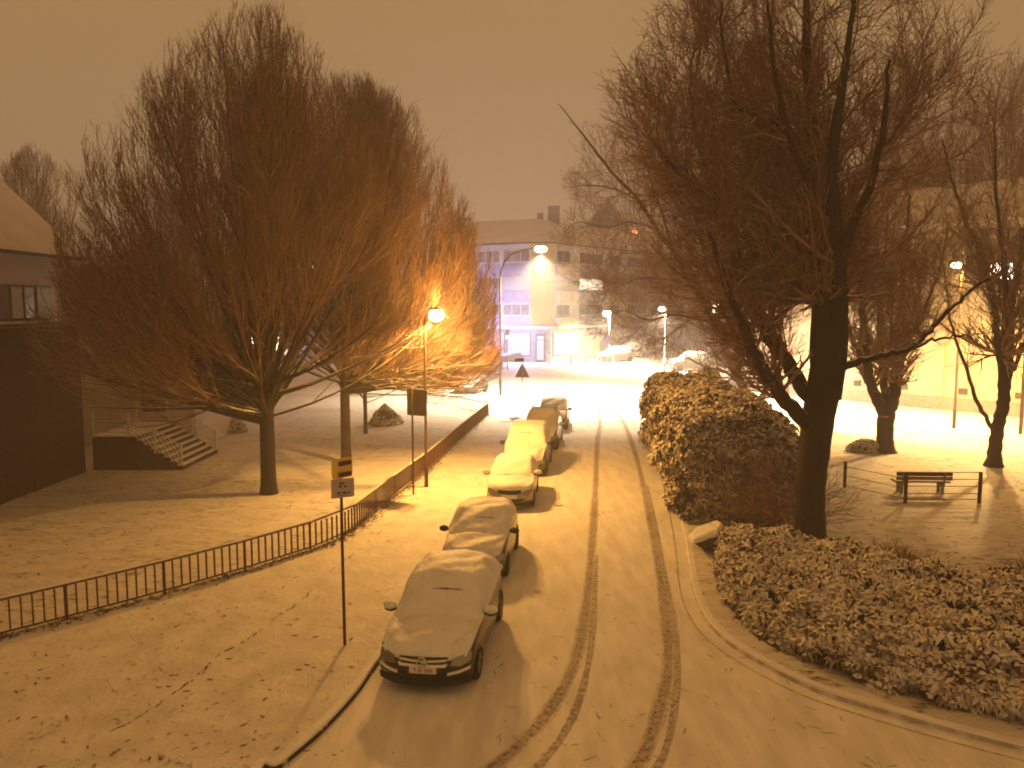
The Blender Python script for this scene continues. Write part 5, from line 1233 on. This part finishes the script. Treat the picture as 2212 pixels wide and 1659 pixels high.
# far shops and strings of lights glimpsed through the left crown
sh = thing('shop_row', 'low row of brightly lit shops glimpsed through the left crown', 'shops', (-38, 101, 0))
MB().box((0, 1.5, 1.9), (26, 3, 3.8)).build('wall', M['panel_grey'], sh)
for i, (x_, w_, mm) in enumerate(((-10.5, 3.4, 'lit_warm'), (-6.4, 2.4, 'lit_warm'), (-3.0, 1.6, 'white_light'), (.5, 2.0, 'lit_shop'), (4.0, 3.2, 'lit_warm'), (8.4, 2.4, 'lit_warm'), (11.2, 1.4, 'lit_shop'))):
    MB().box((x_, -.02, 1.75), (w_, .08, 2.3)).build('shop_window', M[mm], sh)
for k_, (px, py, mm, lab) in enumerate(((420, 700, 'white_light', 'whitish'), (488, 716, 'blue_light', 'blue'), (520, 723, 'blue_light', 'blue'), (541, 718, 'white_light', 'whitish'), (766, 762, 'blue_light', 'blue'), (799, 783, 'white_light', 'bright white'), (937, 790, 'white_light', 'white'), (497, 690, 'blue_light', 'blue'))):
    b = AT(px, py, 92); t = thing('light_ornament', f'small {lab} street light ornament on a thin mast glimpsed through twigs', 'ornament', (b.x, b.y, 0), 0, 'street light ornaments behind the left crown')
    MB().tube([(0, 0, 0), (0, 0, b.z)], .04, 6).build('mast', M['galv'], t); MB().sph((0, 0, b.z), 1, 10, 6, sq=(.26, .26, .22)).build('lamp', M[mm], t, True)
# red warning light on a mast above the roofs
b = AT(1370, 509, 150); t = thing('beacon_mast', 'thin mast with a red and a white light above the roofs, seen through twigs', 'mast', (b.x, b.y, 0))
MB().tube([(0, 0, 0), (0, 0, b.z + .5)], [.4, .2], 8).build('mast', M['steel'], t); MB().sph((0, -.3, b.z + .45), .5, 10, 6).build('red_lamp', M['red_light'], t, True); MB().sph((.3, -.4, b.z - .7), .5, 10, 6).build('white_lamp', M['white_light'], t, True)

# ------------------------------------------------------------------ long yellow-lit building on the right
F0, F1_ = Vector((18.5, 64.8, 0)), Vector((36.5, 42.6, 0)); fd = (F1_ - F0).normalized(); fl_ = (F1_ - F0).length; fn = Vector((-fd.y * -1, fd.x * -1, 0)); fn = Vector((fd.y, -fd.x, 0))
if fn.y > 0: fn = -fn
O = Vector(F0); rb = thing('hall', 'long plain pale building lit yellow by the lanterns across the bright street', 'building', tuple(F0))
q = [F0, F1_, F1_ - fn * 12, F0 - fn * 12]
MB().prism([P2(v) for v in q], 0, 12.2).build('wall', M['hall_plaster'], rb)
fbox(F0, fd, fn, 0, fl_, 0, .9, .06, 'plinth', M['concrete'], rb)
for i in range(8): fbox(F0, fd, fn, 1.2 + i * 3.6, 1.55 + i * 3.6, .92, 12.0, .16, 'pilaster', M['hall_plaster'], rb)
for i, t0 in enumerate((9.8, 13.1, 16.9, 20.2, 24.0)): fbox(F0, fd, fn, t0, t0 + .55, 1.15, 1.55, .05, 'vent', M['frame_dark'], rb)
for i, t0 in enumerate((2.4, 6.0, 9.6, 13.2, 16.8, 20.4, 24.0)):
    wf = fbox(F0, fd, fn, t0, t0 + 1.5, 8.2, 10.2, .04, 'window', M['frame'], rb); fbox(F0, fd, fn, t0 + .1, t0 + 1.4, 8.3, 10.1, .06, 'pane', M['glass_dark'], wf)
fbox(F0, fd, fn, fl_ - .05, fl_ + .3, 0, 12.1, .3, 'downpipe', M['iron'], rb)
V = [rv(F0 + fn * .5, 12.2), rv(F1_ + fn * .5, 12.2), rv(F1_ - fn * 12, 12.2), rv(F0 - fn * 12, 12.2), rv(F0 - fn * 6, 15.5), rv(F1_ - fn * 6, 15.5)]
raw('roof', V, [(0, 1, 5, 4), (1, 2, 5), (2, 3, 4, 5), (3, 0, 4), (0, 3, 2, 1)], M['roof_snow'], rb)

# ------------------------------------------------------------------ house on the left with steps
hs = thing('brick_house', 'dark brick house at the left edge with a white upper wall and snowy roof', 'house', (-17.5, 32.2, 0))
EA = 8.75
MB().box((-5.5, -14, 3.05), (11, 28, 6.1)).build('wall', M['brick_dark'], hs)
MB().box((-5.52, -14, 7.43), (10.96, 27.94, 2.64)).build('upper_wall', M['plaster'], hs)
V = [(.35, .3, EA), (.35, -28.3, EA), (-5.5, -28.3, EA + 5.6), (-5.5, .3, EA + 5.6), (-11.4, .3, EA), (-11.4, -28.3, EA), (-5.5, .3, EA - .1), (-5.5, -28.3, EA - .1)]
raw('roof', V, [(0, 1, 2, 3), (3, 2, 5, 4), (0, 3, 4), (1, 5, 2), (0, 4, 5, 1)], M['roof_snow'], hs)
MB().bar((.40, .3, EA - .02), (.40, -28.3, EA - .02), .12, .12).build('gutter', M['frame_dark'], hs)
MB().box((.02, -3.55, 7.0), (.06, 3.4, 1.25)).build('window_band', M['frame_dark'], hs)
for yy, w_, mm in ((-2.35, .9, 'glass_grey'), (-3.3, .55, 'glass_dark'), (-4.0, .6, 'blind'), (-4.9, .7, 'glass_grey')): MB().box((.06, yy, 7.0), (.05, w_, 1.1)).build('window', M[mm], hs)
MB().box((.22, -4.4, 6.22), (.5, 5.0, .12)).build('ledge', M['frame_dark'], hs); MB().box((.22, -4.4, 6.31), (.52, 5.0, .05)).build('snow_cap', M['snow_soft'], hs)
for yy in (-3.3, -1.6): MB().box((.03, yy, .35), (.08, .5, .35)).build('cellar_vent', M['frame_dark'], hs)
wg = thing('house_wing', 'dim set-back wall of the left house behind the steps', 'house', (-17.5, 37.4, 0))
MB().box((1.25, 4, 4.2), (2.5, 8, 8.4)).build('wall', M['plaster'], wg)
MB().box((-6.8, 5.0, 4.2), (13.5, 8, 8.3)).build('rear_wall', M['plaster'], wg)
MB().box((-2.75, 4.4, 8.5), (11.2, 9, .3)).build('roof', M['roof_snow'], wg)
MB().box((.55, -.03, 2.6), (1.1, .1, 1.5)).build('window', M['glass_dark'], wg)
# steps up to the door
b = Vector((-17.35, 32.5, STEP)); st = thing('steps', 'wide outdoor steps down from a landing with slatted railings, snow on each tread', 'steps', tuple(b))
NS = 8; rise, run, dep = .175, .27, 3.9
poly = [(0, 0), (1.55 + NS * run, 0), ]
for i in range(NS):
    x0 = 1.55 + (NS - 1 - i) * run; MB().box((x0 / 2 + run / 2, dep / 2, rise * (i + .5)), (x0 + run, dep - .01 * i, rise)).build('step', M['brick_dark'], st)
    MB().box((x0 + run / 2 + .005, dep / 2, rise * (i + 1) + .018), (run * .86, dep * .98, .04)).build('snow_cap', M['snow_soft'], st)
MB().box((.77, dep / 2, rise * NS + .02), (1.5, dep * .99, .04)).build('snow_cap', M['snow_soft'], st)
for yy in (.04, 1.95, dep - .04):
    hr = bpy.data.objects.new('handrail', None); COL.objects.link(hr); hr.parent = st; top_ = rise * NS
    a0, a1, a2 = Vector((.05, yy, top_)), Vector((1.5, yy, top_)), Vector((1.5 + NS * run, yy, .05))
    m = MB()
    for k_ in range(6):
        z = .18 + k_ * .155; m.bar(a0 + Vector((0, 0, z)), a1 + Vector((0, 0, z)), .03, .05); m.bar(a1 + Vector((0, 0, z)), a2 + Vector((0, 0, z)), .03, .05)
    raw('slats', m.v, m.f, M['frame'], hr)
    for p in (a0, a1, a1.lerp(a2, .5), a2): MB().box((p.x, p.y, p.z + .5), (.07, .07, 1.05)).build('baluster', M['frame'], hr)
    if yy > 1 and yy < 3: [bpy.data.objects.remove(c, do_unlink=True) for c in list(hr.children)]; bpy.data.objects.remove(hr, do_unlink=True)

# ------------------------------------------------------------------ falling-snow haze over the whole place
hz = bpy.data.meshes.new('haze'); hzm = MB().box((0, 120, 45), (420, 300, 92)); hz.from_pydata(hzm.v, [], hzm.f); hz.update()
ho = bpy.data.objects.new('haze', hz); COL.objects.link(ho); ho['kind'] = 'stuff'; ho['label'] = 'thin haze of falling snow glowing round the lamps'
hm = bpy.data.materials.new('haze'); hm.use_nodes = True; nt = hm.node_tree; nt.nodes.clear()
o_ = nt.nodes.new('ShaderNodeOutputMaterial'); v_ = nt.nodes.new('ShaderNodeVolumePrincipled'); v_.inputs['Color'].default_value = (.92, .90, .88, 1); v_.inputs['Density'].default_value = HAZE_DENSITY; v_.inputs['Anisotropy'].default_value = 0.35
nt.links.new(v_.outputs[0], o_.inputs['Volume']); hz.materials.append(hm)
